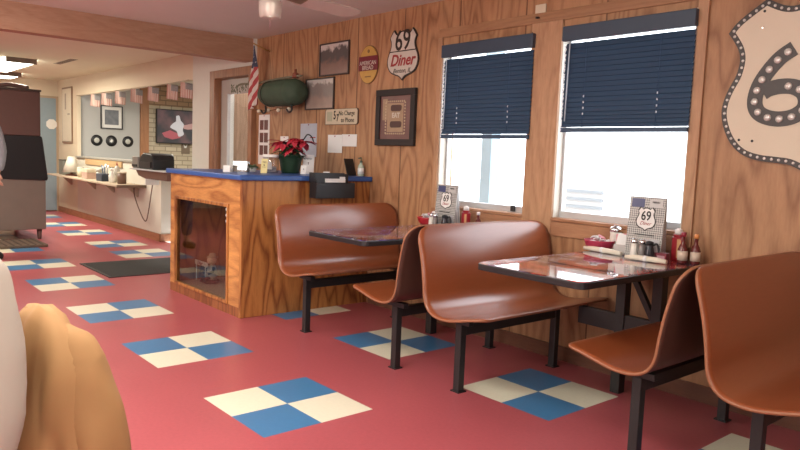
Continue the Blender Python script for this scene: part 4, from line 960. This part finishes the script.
tag(obj('backing_board', box(NB(), -12.3, -10.55, WY-.06, WY-.041, .93, 1.02), mat('tan_board', (.50, .33, .17), .6)), 'tan wooden strip on the half wall behind the shelf things', 'board')
SZ = .722
def prop_cyl(name, label, cat, x, y, prof, m, cap=None, capm=None, grp=None):
    t = thing(name, label, cat, (x, y, SZ), 0, grp); b = NB(); lathe(b, prof, seg=14); obj('body', b, m, t)
    if cap: b = NB(); lathe(b, cap, seg=14); obj('cap', b, capm, t)
    return t
t = thing('metal_canister', 'square grey metal canister at the far end of the wall shelf', 'canister', (-13.0, 3.47, SZ)); b = NB(); box(b, -.13, .13, -.085, .085, 0, .24); obj('body', b, mat('grey_canister', (.20, .20, .17), .45, .3), t, .01); b = NB(); box(b, -.135, .135, -.09, .09, .24, .26); obj('lid', b, mat('dark_canister_lid', (.10, .09, .07), .5), t)
t = thing('lamp', 'white cone-shaped lamp beside the metal canister', 'lamp', (-12.55, 3.43, SZ)); b = NB(); lathe(b, [(.14, .06), (.05, .32), (.045, .32)], seg=18); obj('lamp_shade', b, mat('white_shade', (.64, .60, .52), .6), t); b = NB(); lathe(b, [(.09, 0), (.09, .02), (.02, .03), (.02, .07)], seg=14); obj('base', b, mat('reddish_base', (.2, .07, .05), .5), t)
prop_cyl('cup', 'cream paper cup right of the white lamp', 'cup', -12.0, 3.42, [(.045, 0), (.055, .15), (.05, .15), (.04, .02)], mat('cream_cup', (.62, .55, .42), .6), [(.058, .15), (.055, .165)], WHITE)
t = thing('pastry_box', 'pinkish cardboard box in the middle of the wall shelf', 'box', (-11.5, 3.42, SZ)); b = NB(); box(b, -.13, .13, -.09, .09, 0, .15); obj('carton', b, mat('pinkish_card', (.48, .33, .27), .7), t, .004); b = NB(); box(b, -.132, .132, -.092, .092, .10, .155); obj('lid', b, mat('cream_cup', (.62, .55, .42), .6), t, .004)
t = thing('cutlery_bin', 'dark blue bin of utensils on the wall shelf', 'bin', (-10.75, 3.40, SZ)); b = NB(); prism(b, [(-.12, 0), (.12, 0), (.14, .11), (-.14, .11)], -.08, .08); obj('bin', b, mat('dark_blue_bin', (.035, .05, .08), .4), t, .006)
for k in range(5): b = NB(); tube(b, [(-.09+.045*k, 0, .08), (-.11+.055*k, .02*(-1)**k, .22+.02*(k % 3))], .010, 6); obj('utensil', b, mat('blue_grey_plastic', (.16, .20, .27), .4) if k % 2 else ALU, t)
prop_cyl('spray_bottle', 'white spray bottle near the right end of the wall shelf', 'bottle', -10.35, 3.38, [(.045, 0), (.048, .10), (.02, .15), (.02, .17)], WHITE, [(.025, .17), (.025, .20), (.01, .21)], WHITE)
prop_cyl('squeeze_bottle', 'tall pale squeeze bottle behind the spray bottle', 'bottle', -10.5, 3.5, [(.04, 0), (.04, .20), (.015, .24)], mat('pale_bottle', (.5, .47, .42), .4), [(.012, .24), (.005, .29)], REDINK)
prop_cyl('coffee_can', 'brown can at the right end of the wall shelf', 'can', -10.0, 3.40, [(.06, 0), (.06, .15)], mat('brown_can', (.16, .09, .06), .5), [(.062, .15), (.062, .165)], mat('cream_cup', (.62, .55, .42), .6))
t = thing('tumbler', 'stack of pale plastic tumblers on the wall shelf', 'tumblers', (-11.1, 3.43, SZ)); b = NB(); lathe(b, [(.03, 0), (.045, .12), (.04, .12), (.03, .02)], seg=14); lathe(b, [(.044, .12), (.047, .17), (.043, .17)], seg=14); obj('cups', b, mat('pale_bottle', (.5, .47, .42), .4), t)

# ledge with the till
lg = thing('service_ledge', 'brown ledge with pale top between half wall and counter', 'ledge', (-8.45, 3.38, .86))
b = NB(); prism(b, [(-.50, .09), (-.42, .03), (-.2, 0), (.50, 0), (.50, .10), (-.5, .10)], -.16, .18); obj('apron', b, mat('brown_apron', (.14, .07, .05), .5), lg, .01)
b = NB(); box(b, -.66, .52, -.19, .20, .10, .118); obj('ledge_top', b, mat('pale_grey_top', (.50, .52, .52), .4), lg, .004)
b = NB(); box(b, -.62, -.60, .0, .18, -.10, .10); obj('bracket', b, WHITE, lg)
t = thing('receipt_printer', 'small grey-silver device left of the black till', 'printer', (-9.02, 3.35, .978), R(0)); b = NB(); prism(b, [(-.12, 0), (.12, 0), (.12, .10), (-.12, .15)], -.10, .10, plane='yz'); obj('body', b, mat('silver_grey', (.24, .23, .21), .4, .3), t, .01); b = NB(); box(b, -.08, .08, -.13, -.12, .02, .05); obj('control_strip', b, BLACKP, t)
t = thing('cash_till', 'black hooded cash till on the service ledge', 'cash register', (-8.62, 3.36, .978)); b = NB(); prism(b, [(-.24, 0), (.22, 0), (.22, .12), (.20, .175), (.15, .195), (-.10, .20), (-.18, .16), (-.23, .08)], -.14, .14); obj('hood', b, BLACKP, t, .015); b = NB(); box(b, -.18, .17, -.148, -.138, .02, .09); obj('front_panel', b, mat('dark_grey_panel', (.03, .03, .032), .3), t)
# dark shelving just beyond the passage
st = thing('storage_rack', 'narrow dark rack of boxes in the gap beside the counter', 'rack', (-8.35, 4.30, 0))
for x in (-.2, .2):
    for y in (-.2, .2): b = NB(); box(b, x-.012, x+.012, y-.012, y+.012, 0, 1.0); obj('post', b, BLACKM, st)
for k in range(4): b = NB(); box(b, -.21, .21, -.21, .21, .08+.28*k, .10+.28*k); obj('shelf', b, BLACKM, st)
for k in range(4):
    for j in range(2):
        t = thing('storage_box', ['white carton on the bottom tier of the dark rack', 'white carton on the second tier of the dark rack', 'white carton on the third tier of the dark rack', 'white carton on the top tier of the dark rack'][k], 'box', (-8.47+.22*j, 4.22, .10+.28*k), 0, 'cartons on the dark rack')
        b = NB(); box(b, -.09, .09, -.11, .11, 0, .12+.02*j); obj('carton', b, PAPER if (k+j) % 2 else mat('dark_carton', (.10, .04, .03), .6), t, .003)
        if k*2+j == 0: pass

# framed notice on the far jamb
t = thing('framed_notice', 'tall white framed notice on the wall by the blue door', 'notice', (-13.35, WY-.04, 1.76)); b = NB(); box(b, -.30, .30, -.02, -.001, -.49, .49); obj('frame', b, mat('brown_notice_frame', (.22, .14, .09), .5), t); b = NB(); box(b, -.27, .27, -.024, -.019, -.46, .46); obj('sheet', b, mat('cream_notice', (.64, .58, .46), .6), t); b = NB(); box(b, -.1, -.02, -.026, -.023, .1, .38); box(b, .06, .2, -.026, -.023, .0, .03); obj('printed_lines', b, mat('grey_print', (.35, .30, .24), .6), t)
tag(t, 'tall white framed notice on the wall by the blue door', 'notice')
# records and picture on the grey wall (face +X)
GX = -12.85
for i, (y, lab) in enumerate(((3.935, 'leftmost of three black vinyl records on the grey wall'), (4.185, 'middle one of three black vinyl records on the grey wall'), (4.475, 'rightmost of three black vinyl records on the grey wall'))):
    t = thing('vinyl_record', lab, 'record', (GX, y, 1.335), 0, 'records on the grey wall')
    b = NB(); lathe(b, [(.098, .001), (.098, .006), (.04, .007), (.002, .007)], seg=28, axis='x'); obj('disc', b, BLACKP, t)
    b = NB(); lathe(b, [(.046, .007), (.046, .009), (.006, .009)], seg=20, axis='x'); obj('record_label', b, mat('grey_record_label', (.50, .50, .46), .6) if i != 1 else mat('dark_record_label', (.12, .12, .12), .6), t)
    if i == 1: b = NB(); prism(b, [(-.03, -.01), (.0, -.03), (.03, .0), (.01, .03), (-.01, .02)], .009, .011, plane='yz'); obj('bird_print', b, PAPER, t)
t = thing('framed_picture', 'black framed grey photo above the records', 'picture', (GX, 4.19, 1.75), 0)
b = NB(); w, h, f = .19, .205, .018
for a in ((-w, w, h-f, h), (-w, w, -h, -h+f), (-w, -w+f, -h+f, h-f), (w-f, w, -h+f, h-f)): box(b, .001, .025, a[0], a[1], a[2], a[3])
obj('frame', b, BLACKP, t); b = NB(); box(b, .001, .010, -w+f, w-f, -h+f, h-f); obj('mount', b, PAPER, t)
b = NB(); box(b, .010, .013, -.12, .12, -.13, .13); obj('picture', b, mat('grey_photo', (.14, .15, .17), .4, noise=.5, nscale=14), t)
# television on the brick
t = thing('television', 'black flat television on the brick wall showing a white figure', 'television', (GX+.02, 5.37, 1.65), 0)
b = NB(); box(b, .02, .06, -.40, .40, -.32, .315); box(b, 0, .02, -.1, .1, -.1, .1); obj('body', b, BLACKP, t, .004)
tv = bpy.data.materials.new('tv_screen'); tv.use_nodes = True; nt = tv.node_tree; pb = nt.nodes['Principled BSDF']
tc = nt.nodes.new('ShaderNodeTexCoord'); nz = nt.nodes.new('ShaderNodeTexNoise'); nz.inputs['Scale'].default_value = 4; nt.links.new(tc.outputs['Object'], nz.inputs[0])
cr = nt.nodes.new('ShaderNodeValToRGB'); cr.color_ramp.elements[0].position = .42; cr.color_ramp.elements[0].color = (.03, .028, .032, 1); cr.color_ramp.elements[1].position = .7; cr.color_ramp.elements[1].color = (.12, .06, .06, 1)
nt.links.new(nz.outputs['Fac'], cr.inputs[0]); nt.links.new(cr.outputs[0], pb.inputs['Emission Color']); pb.inputs['Emission Strength'].default_value = .8; pb.inputs['Base Color'].default_value = (.02, .02, .02, 1); pb.inputs['Roughness'].default_value = .2
b = NB(); box(b, .06, .062, -.385, .385, -.30, .30); sc = obj('screen', b, tv, t)
def blob(pts): return catmull([(y, z, 0) for y, z in pts], 4)
b = NB(); prism(b, [(p.x, p.y) for p in catmull([(-.03, .20, 0), (.03, .21, 0), (.06, .12, 0), (.12, .05, 0), (.10, -.05, 0), (.12, -.14, 0), (.02, -.18, 0), (-.02, -.08, 0), (-.14, -.02, 0), (-.10, .05, 0), (-.03, .10, 0)], 3)], .0625, .064, plane='yz'); obj('figure_image', b, mat('tv_white', (.2, .2, .2), .3, emit=(.50, .46, .46), estr=.6), sc)
b = NB(); prism(b, [(.10, .03), (.30, .08), (.38, .04), (.38, -.02), (.2, -.04), (.12, -.03)], .0625, .0638, plane='yz'); obj('arm_image', b, mat('tv_pink', (.2, .1, .1), .3, emit=(.36, .22, .19), estr=.6), sc)
b = NB(); prism(b, [(-.30, -.13), (-.15, -.07), (.0, -.12), (.06, -.2), (-.1, -.24), (-.25, -.2)], .0625, .0638, plane='yz'); obj('red_image', b, mat('tv_red', (.2, .05, .05), .3, emit=(.28, .07, .09), estr=.6), sc)
# brick shelf clutter by the television: small wall cabinet, framed award, blue cup case
t = thing('wall_plaque', 'small brown plaque with a white bird mark below the television', 'plaque', (GX, 5.55, 1.29)); b = NB(); box(b, .001, .02, -.07, .09, -.14, .14); obj('board', b, mat('brown_plaque', (.20, .15, .11), .6), t); b = NB(); prism(b, [(-.04, .05), (.0, .0), (.045, .05), (.02, -.03), (-.02, -.03)], .02, .023, plane='yz'); obj('bird_mark', b, PAPER, t)
t = thing('wall_cabinet', 'small blue cabinet hanging on the pillar end of the opening', 'cabinet', (-8.28, 3.85, 1.30)); b = NB(); box(b, -.04, .10, -.10, .06, 0, .30); obj('body', b, mat('dull_blue', (.14, .27, .40), .5), t, .005); b = NB(); box(b, -.05, .11, -.12, .07, .30, .315); obj('cap', b, mat('dark_canister_lid', (.10, .09, .07), .5), t)

# flags garland across the opening
labs = ['first (leftmost) small flag of the garland over the opening', 'second small flag of the garland from the left', 'third small flag of the garland from the left', 'fourth small flag of the garland, above the wooden post', 'fifth small flag of the garland from the left', 'sixth small flag of the garland, left of the last two', 'last and rightmost small flag of the garland']
fy = 3.56
tag(obj('garland_string', tube(NB(), catmull([(-12.7, fy, 2.075), (-11.4, fy, 2.055), (-10.2, fy, 2.05), (-9.0, fy, 2.06), (-8.14, fy, 2.075)], 8), .004, 5), mat('tan_string', (.4, .33, .25), .7)), 'string of the flag garland across the top of the opening', 'string')
FLP = stripes('garland_flag_cloth', .1, red=(.46, .24, .20), wht=(.60, .50, .44), blue=(.24, .23, .23))
def mini(u, v):  # landscape flag: u along, v up
    return ((u-.5)*.30, .018*sin(u*7+v), -.205*(1-v))
def flagmesh():
    b = cloth_grid(12, 8, lambda u, v: (.16*(u-.5), .015*sin(u*7+v), -.185*(1-v)-.02*u)); L_ = b.loops.layers.uv.active
    for f in b.faces:
        for l in f.loops: u_, v_ = l[L_].uv; l[L_].uv = (1-v_, u_)
    return b
base = None
for i, x in enumerate((-11.70, -11.15, -10.55, -9.88, -9.28, -8.65, -8.22)):
    if base is None:
        base = thing('small_flag', labs[i], 'flag', (x, fy, 2.055), R(40), 'small flags of the garland')
        o = obj('cloth', flagmesh(), FLP, base); s = o.modifiers.new('s', 'SOLIDIFY'); s.thickness = .002
        o.rotation_euler = (0, R(0), 0)
    else: dup(base, (x, fy, 2.055), R(random.uniform(32, 60)), labs[i])

# ---------------------------------------------------------------- outside the windows
tag(obj('street_ground', box(NB(), -40, 20, 4.2, 40, -.3, -.2), mat('pale_concrete_ground', (.62, .62, .60), .9)), 'pale concrete ground outside the windows', 'ground')
pst = obj('porch_post', box(NB(), -4.42, -4.30, 4.75, 4.87, -.2, 3.2), mat('pale_blue_post', (.26, .36, .42), .6)); tag(pst, 'pale bluish porch post seen through the left window', 'post')
ac = thing('vented_cabinet', 'white louvred cabinet outside the left window', 'cabinet', (-4.6, 6.2, -.2))
b = NB(); box(b, -.35, .6, 0, .6, 0, 1.28); obj('body', b, mat('white_cabinet', (.55, .57, .58), .6), ac)
b = NB()
for k in range(6): box(b, -.30, .55, -.02, .0, .75+.08*k, .78+.08*k)
obj('louvre', b, mat('grey_louvre', (.26, .29, .31), .6), ac)

# ---------------------------------------------------------------- people and the near chair
def skin_body(name, verts, edges, m, parent=None, root=0, sub=2, label=None):
    me = bpy.data.meshes.new(name); me.from_pydata([v[:3] for v in verts], edges, []); me.materials.append(m)
    o = bpy.data.objects.new(name, me); COL.objects.link(o)
    if parent: o.parent = parent
    sk = o.modifiers.new('skin', 'SKIN'); me.skin_vertices.new() if not me.skin_vertices else None
    for i, v in enumerate(verts):
        r = v[3]; r = r if isinstance(r, tuple) else (r, r); me.skin_vertices[0].data[i].radius = r; me.skin_vertices[0].data[i].use_root = (i == root)
    sk.use_smooth_shade = True; sk.branch_smoothing = .6
    s = o.modifiers.new('sub', 'SUBSURF'); s.levels = sub; s.render_levels = sub
    if label: o['label'] = label
    return o
SKIN = mat('skin', (.50, .28, .20), .5, noise=.05)
def head(parent, c, facing, hairm):
    """shaped head: c = centre, facing = z rotation of the face direction (face looks to local -y)"""
    b = NB(); bmesh.ops.create_uvsphere(b, u_segments=24, v_segments=18, radius=1)
    for v in b.verts:
        x, y, z = v.co; k = 1-.25*max(0, -z)*1.0
        v.co = Vector((x*.074*k, y*.094*(1-.12*max(0, -z)), z*.115))
        if y < 0:
            v.co.y -= .020*math.exp(-((x*.074)**2)/.00022-((v.co.z+.008)**2)/.0006)   # nose
            v.co.y += .007*math.exp(-((abs(v.co.x)-.03)**2)/.00015-((v.co.z-.02)**2)/.0002)  # eye sockets
            v.co.y -= .006*math.exp(-(v.co.x**2)/.0006-((v.co.z+.10)**2)/.0005)   # chin
    h = obj('head', b, SKIN, parent, smooth=True, loc=c, rot=(0, 0, facing), sub=1)
    for s in (-1, 1):
        b = NB(); bmesh.ops.create_uvsphere(b, u_segments=10, v_segments=8, radius=.011); obj('eye', b, mat('eye_dark', (.06, .05, .05), .2), h, smooth=True, loc=(s*.028, -.078, .018))
        b = NB(); bmesh.ops.create_uvsphere(b, u_segments=10, v_segments=8, radius=.03)
        for v in b.verts: v.co.x *= .3; v.co.y *= .65
        obj('ear', b, SKIN, h, smooth=True, loc=(s*.074, .01, 0))
    b = NB(); tube(b, [(-.022, -.083, -.055), (0, -.089, -.057), (.022, -.083, -.055)], .004, 6); obj('mouth', b, mat('lips', (.36, .13, .11), .5), h)
    b = NB(); bmesh.ops.create_uvsphere(b, u_segments=20, v_segments=14, radius=1)
    bmesh.ops.delete(b, geom=[v for v in b.verts if v.co.z < -.35 or (v.co.y < -.35 and v.co.z < .45)], context='VERTS')
    for v in b.verts: v.co = Vector((v.co.x*.082, v.co.y*.102+.004, v.co.z*.120+.006))
    hr = obj('hair', b, hairm, h, smooth=True); s = hr.modifiers.new('s', 'SOLIDIFY'); s.thickness = .01
    return h
def hand(parent, wrist, direction, curl=.5, side=1):
    """palm, four unequal fingers and a side thumb as one skin mesh"""
    w = Vector(wrist); d = Vector(direction).normalized(); up_ = Vector((0, 0, 1)) if abs(d.z) < .8 else Vector((0, -1, 0)); s = d.cross(up_).normalized()*side; n = s.cross(d).normalized()*side
    V = [(*w, (.022, .016)), (*(w+d*.045), (.036, .015)), (*(w+d*.08), (.034, .013))]; E = [(0, 1), (1, 2)]
    for k, (off, L_) in enumerate(((-.030, .062), (-.010, .075), (.010, .070), (.030, .055))):
        p = w+d*.078+s*off; i0 = len(V); V.append((*p, .0095)); E.append((2, i0)); q = p+(d-n*curl*.5).normalized()*L_*.5; V.append((*q, .0088)); E.append((i0, i0+1)); r = q+(d-n*curl*1.3).normalized()*L_*.5; V.append((*r, .0078)); E.append((i0+1, i0+2))
    i0 = len(V); p = w+d*.03-s*.035; V.append((*p, .012)); E.append((1, i0)); V.append((*(p+(d*.7-s*.6-n*.2).normalized()*.04), .0105)); E.append((i0, i0+1)); V.append((*(p+(d*.7-s*.6-n*.2).normalized()*.04+(d-s*.1-n*.4).normalized()*.03), .0085)); E.append((i0+1, i0+2))
    return V, E
def person(label, J, shirtm, trousm, shoem, hairm, facing, arm_r, arm_l):
    t = thing('person', label, 'person', J['root'], 0)
    # body: one continuous skin mesh (pelvis, spine, neck, arms, legs, hands)
    V = [(*J['pelvis'], (.118, .095)), (*J['waist'], (.115, .09)), (*J['chest'], (.14, .10)), (*J['neck'], .048), (*J['headbase'], .050)]
    E = [(0, 1), (1, 2), (2, 3), (3, 4)]; up2 = Vector(J['chest']).lerp(Vector(J['neck0']), .62); low = Vector(J['pelvis'])-Vector((0, 0, J.get('hem', .10)))
    clothV = [(*J['pelvis'], (.17, .135)), (*J['waist'], (.158, .128)), (*J['chest'], (.175, .135)), (*up2, (.125, .105)), (*J['neck0'], (.085, .078)), (*low, (.155, .125))]; clothE = [(0, 1), (1, 2), (2, 3), (3, 4), (5, 0)]
    trV = [(*J['waist0'], (.15, .12)), (*J['pelvis'], (.165, .13))]; trE = [(0, 1)]
    for s, A in ((0, arm_r), (1, arm_l)):
        sh, el, wr, hd = A; i = len(V); V += [(*sh, .042), (*el, .038), (*(Vector(el).lerp(Vector(wr), .8)), .030)]; E += [(2, i), (i, i+1), (i+1, i+2)]
        hv, he = hand(t, wr, hd, .6, 1 if s == 0 else -1); k = len(V); V += hv; E += [(i+2, k)]+[(a+k, b_+k) for a, b_ in he]
        j = len(clothV); clothV += [(*sh, .096), (*el, .074), (*(Vector(el).lerp(Vector(wr), J['sleeve'])), .05)]; clothE += [(2, j), (j, j+1), (j+1, j+2)]
    for L_ in J['legs']:
        hip, kn, an, toe = L_; i = len(V); V += [(*hip, .085), (*kn, .058), (*an, .038), (*toe, .035)]; E += [(0, i), (i, i+1), (i+1, i+2), (i+2, i+3)]
        j = len(trV); trV += [(*hip, .105), (*kn, .078), (*(Vector(kn).lerp(Vector(an), .88)), .070)]; trE += [(1, j), (j, j+1), (j+1, j+2)]
    skin_body('body', V, E, SKIN, t)
    so = skin_body('shirt', clothV, clothE, shirtm, t, sub=3, label=J['shirt'])
    tx = bpy.data.textures.new('cloth_folds', 'CLOUDS'); tx.noise_scale = .09; dm = so.modifiers.new('folds', 'DISPLACE'); dm.texture = tx; dm.strength = .022; dm.mid_level = .5; dm.texture_coords = 'LOCAL'
    skin_body('trousers', trV, trE, trousm, t, label=J['trous'])
    for L_ in J['legs']:
        an, toe = Vector(L_[2]), Vector(L_[3]); d = (toe-an); d.z = 0; d.normalize(); h_ = an-d*.06; h_.z = .04; m_ = an+d*.06; m_.z = .045; e_ = an+d*.18; e_.z = .035
        skin_body('shoe', [(*h_, .045), (*m_, .05), (*e_, .04)], [(0, 1), (1, 2)], shoem, t)
    if J.get('head', True): head(t, Vector(J['headbase'])+Vector((0, 0, .075)), facing, hairm)
    return t
HAIR = mat('brown_hair', (.06, .035, .02), .7)
# standing person at the far left, only an arm and leg inside the frame
P0 = dict(root=(-8.45, 1.36, 0), pelvis=(0, 0, .95), waist0=(0, 0, 1.02), waist=(0, 0, 1.12), chest=(0, 0, 1.34), neck0=(0, 0, 1.46), neck=(0, 0, 1.50), headbase=(.01, 0, 1.57), sleeve=.95,
          legs=[((0, .10, .88), (.02, .14, .50), (0, .16, .09), (.13, .19, .04)), ((0, -.10, .88), (.02, -.12, .50), (0, -.13, .09), (.13, -.15, .04))], shirt='blue-grey shirt', trous='blue jeans')
person('person in blue-grey shirt and jeans standing by the ice machine', P0, mat('blue_grey_cloth', (.34, .40, .44), .8, noise=.1, nscale=8), mat('denim', (.035, .07, .13), .8, noise=.2, nscale=30), BLACKP, HAIR, R(90),
       ((0, .19, 1.40), (.0, .235, 1.12), (.10, .20, .92), (.3, 0, -1)), ((0, -.19, 1.40), (0, -.25, 1.12), (.08, -.24, .88), (.3, 0, -1)))
# seated person close at the left, facing away from the aisle
P1 = dict(hem=.05, root=(-1.50, .075, 0), pelvis=(0, .04, .56), waist0=(0, .04, .62), waist=(0, .08, .72), chest=(0, .09, .93), neck0=(0, .05, 1.05), neck=(0, .02, 1.10), headbase=(0, -.02, 1.18), sleeve=.9,
          legs=[((-.10, -.02, .55), (-.13, -.42, .54), (-.13, -.42, .10), (-.13, -.56, .04)), ((.10, -.02, .55), (.12, -.42, .54), (.12, -.42, .10), (.12, -.56, .04))], shirt='cream shirt', trous='grey trousers')
CLOTHC = mat('cream_shirt_cloth', (.50, .46, .39), .85, noise=.05, nscale=5)
person('seated person in a cream shirt at the lower left edge', P1, CLOTHC, mat('grey_trousers', (.10, .09, .085), .8), BLACKP, HAIR, R(0),
       ((-.20, .04, 1.0), (-.25, -.10, .76), (-.12, -.32, .76), (.3, -1, 0)), ((.18, .128, 1.045), (.245, .135, .72), (.14, -.16, .70), (-.3, -1, 0)))
ch = thing('dining_chair', 'brown wooden chair under the tan jacket at the lower left', 'chair', (-1.50, .06, 0))
CHW = wood('chair_wood', (.12, .05, .03), (.24, .11, .06), contrast=.4)
b = NB(); prism(b, rrect(.42, .44, .04, 4, 0, 0), .40, .44, plane='xy'); obj('seat', b, CHW, ch, .006)
for sx in (-1, 1):
    b = NB(); bar(b, (sx*.18, -.19, 0), (sx*.18, -.18, .40), .036); obj('leg', b, CHW, ch)
    b = NB(); bar(b, (sx*.11, .25, 0), (sx*.11, .245, .44), .034); bar(b, (sx*.11, .245, .44), (sx*.10, .280, .86), .030); obj('leg', b, CHW, ch)
for z in (.55, .68, .81): b = NB(); box(b, -.10, .10, .240+.06*(z-.44), .258+.06*(z-.44), z, z+.07); obj('back_slat', b, CHW, ch)
# tan jacket hung on the chair back: layered shell with folds
TAN = mat('tan_jacket_cloth', (.42, .24, .10), .85, noise=.08, nscale=9, bump=.15)
jk = thing('jacket', 'tan jacket draped over the back of the near left chair', 'jacket', (-1.50, .352, -.036))
def jacket_shape(u, v):
    # u around (0..1), v from hem (0) to shoulder ridge (1)
    d = .965-.30; z = .30+d*v; a = 2*pi*u; dd = .965-z
    half_x = .235-.07*v**3; drop = 1-v
    yc = .06*dd; hy = .010+.15*sqrt(dd+.0001)
    fold_ = 1+.15*drop*sin(a*6+4*v)+.07*drop*sin(a*11+1.7+6*v)
    if v > .9: half_x *= sqrt(max(.3, 1-.7*((v-.9)/.1)**2))
    x = half_x*abs(cos(a))**.8*(1 if cos(a) > 0 else -1); y = hy*abs(sin(a))**.85*(1 if sin(a) > 0 else -1)*fold_
    x += .016*sin(a*8+5*v)*drop
    z2 = z-.05*abs(x/.2)**2.2*v+.008*sin(x*14)*v
    return (x, yc+y, z2)
b = NB(); nu, nv = 72, 30; g = [[b.verts.new(jacket_shape(i/nu, j/nv)) for j in range(nv+1)] for i in range(nu)]
for i in range(nu):
    for j in range(nv): b.faces.new((g[i][j], g[(i+1) % nu][j], g[(i+1) % nu][j+1], g[i][j+1])).smooth = True
b.faces.new([g[i][nv] for i in range(nu)])
JB = b
from mathutils import noise as NZ
def crumple(b, amp):
    b.normal_update()
    for v in b.verts:
        c = v.co; k = min(1, max(.25, (.98-c.z)*3.2))
        v.co = c+v.normal*amp*k*(NZ.noise(Vector((c.x*13, c.y*13, c.z*3.2)))*1.5+NZ.noise(Vector((c.x*30, c.y*30+5, c.z*9)))*.5)
crumple(JB, .034)
obj('jacket_body', JB, TAN, jk, smooth=True)
for sx in (1, -1):
    pts = catmull([(sx*.07, .005, .925), (sx*.125, .028, .885), (sx*.165, .042, .76), (sx*.180, .046, .58), (sx*.18, .03, .38)], 12)
    b = NB(); n = len(pts); tube(b, pts, .046, 32, taper=[.55+.45*min(1, k/14)+.10*k/n for k in range(n)])
    crumple(b, .034)
    obj('sleeve', b, TAN, jk, smooth=True)
b = NB(); tube(b, catmull([(-.12, -.0, .915), (-.06, .0, .94), (.06, .0, .94), (.12, -.0, .915)], 5), .018, 10); obj('collar', b, TAN, jk)
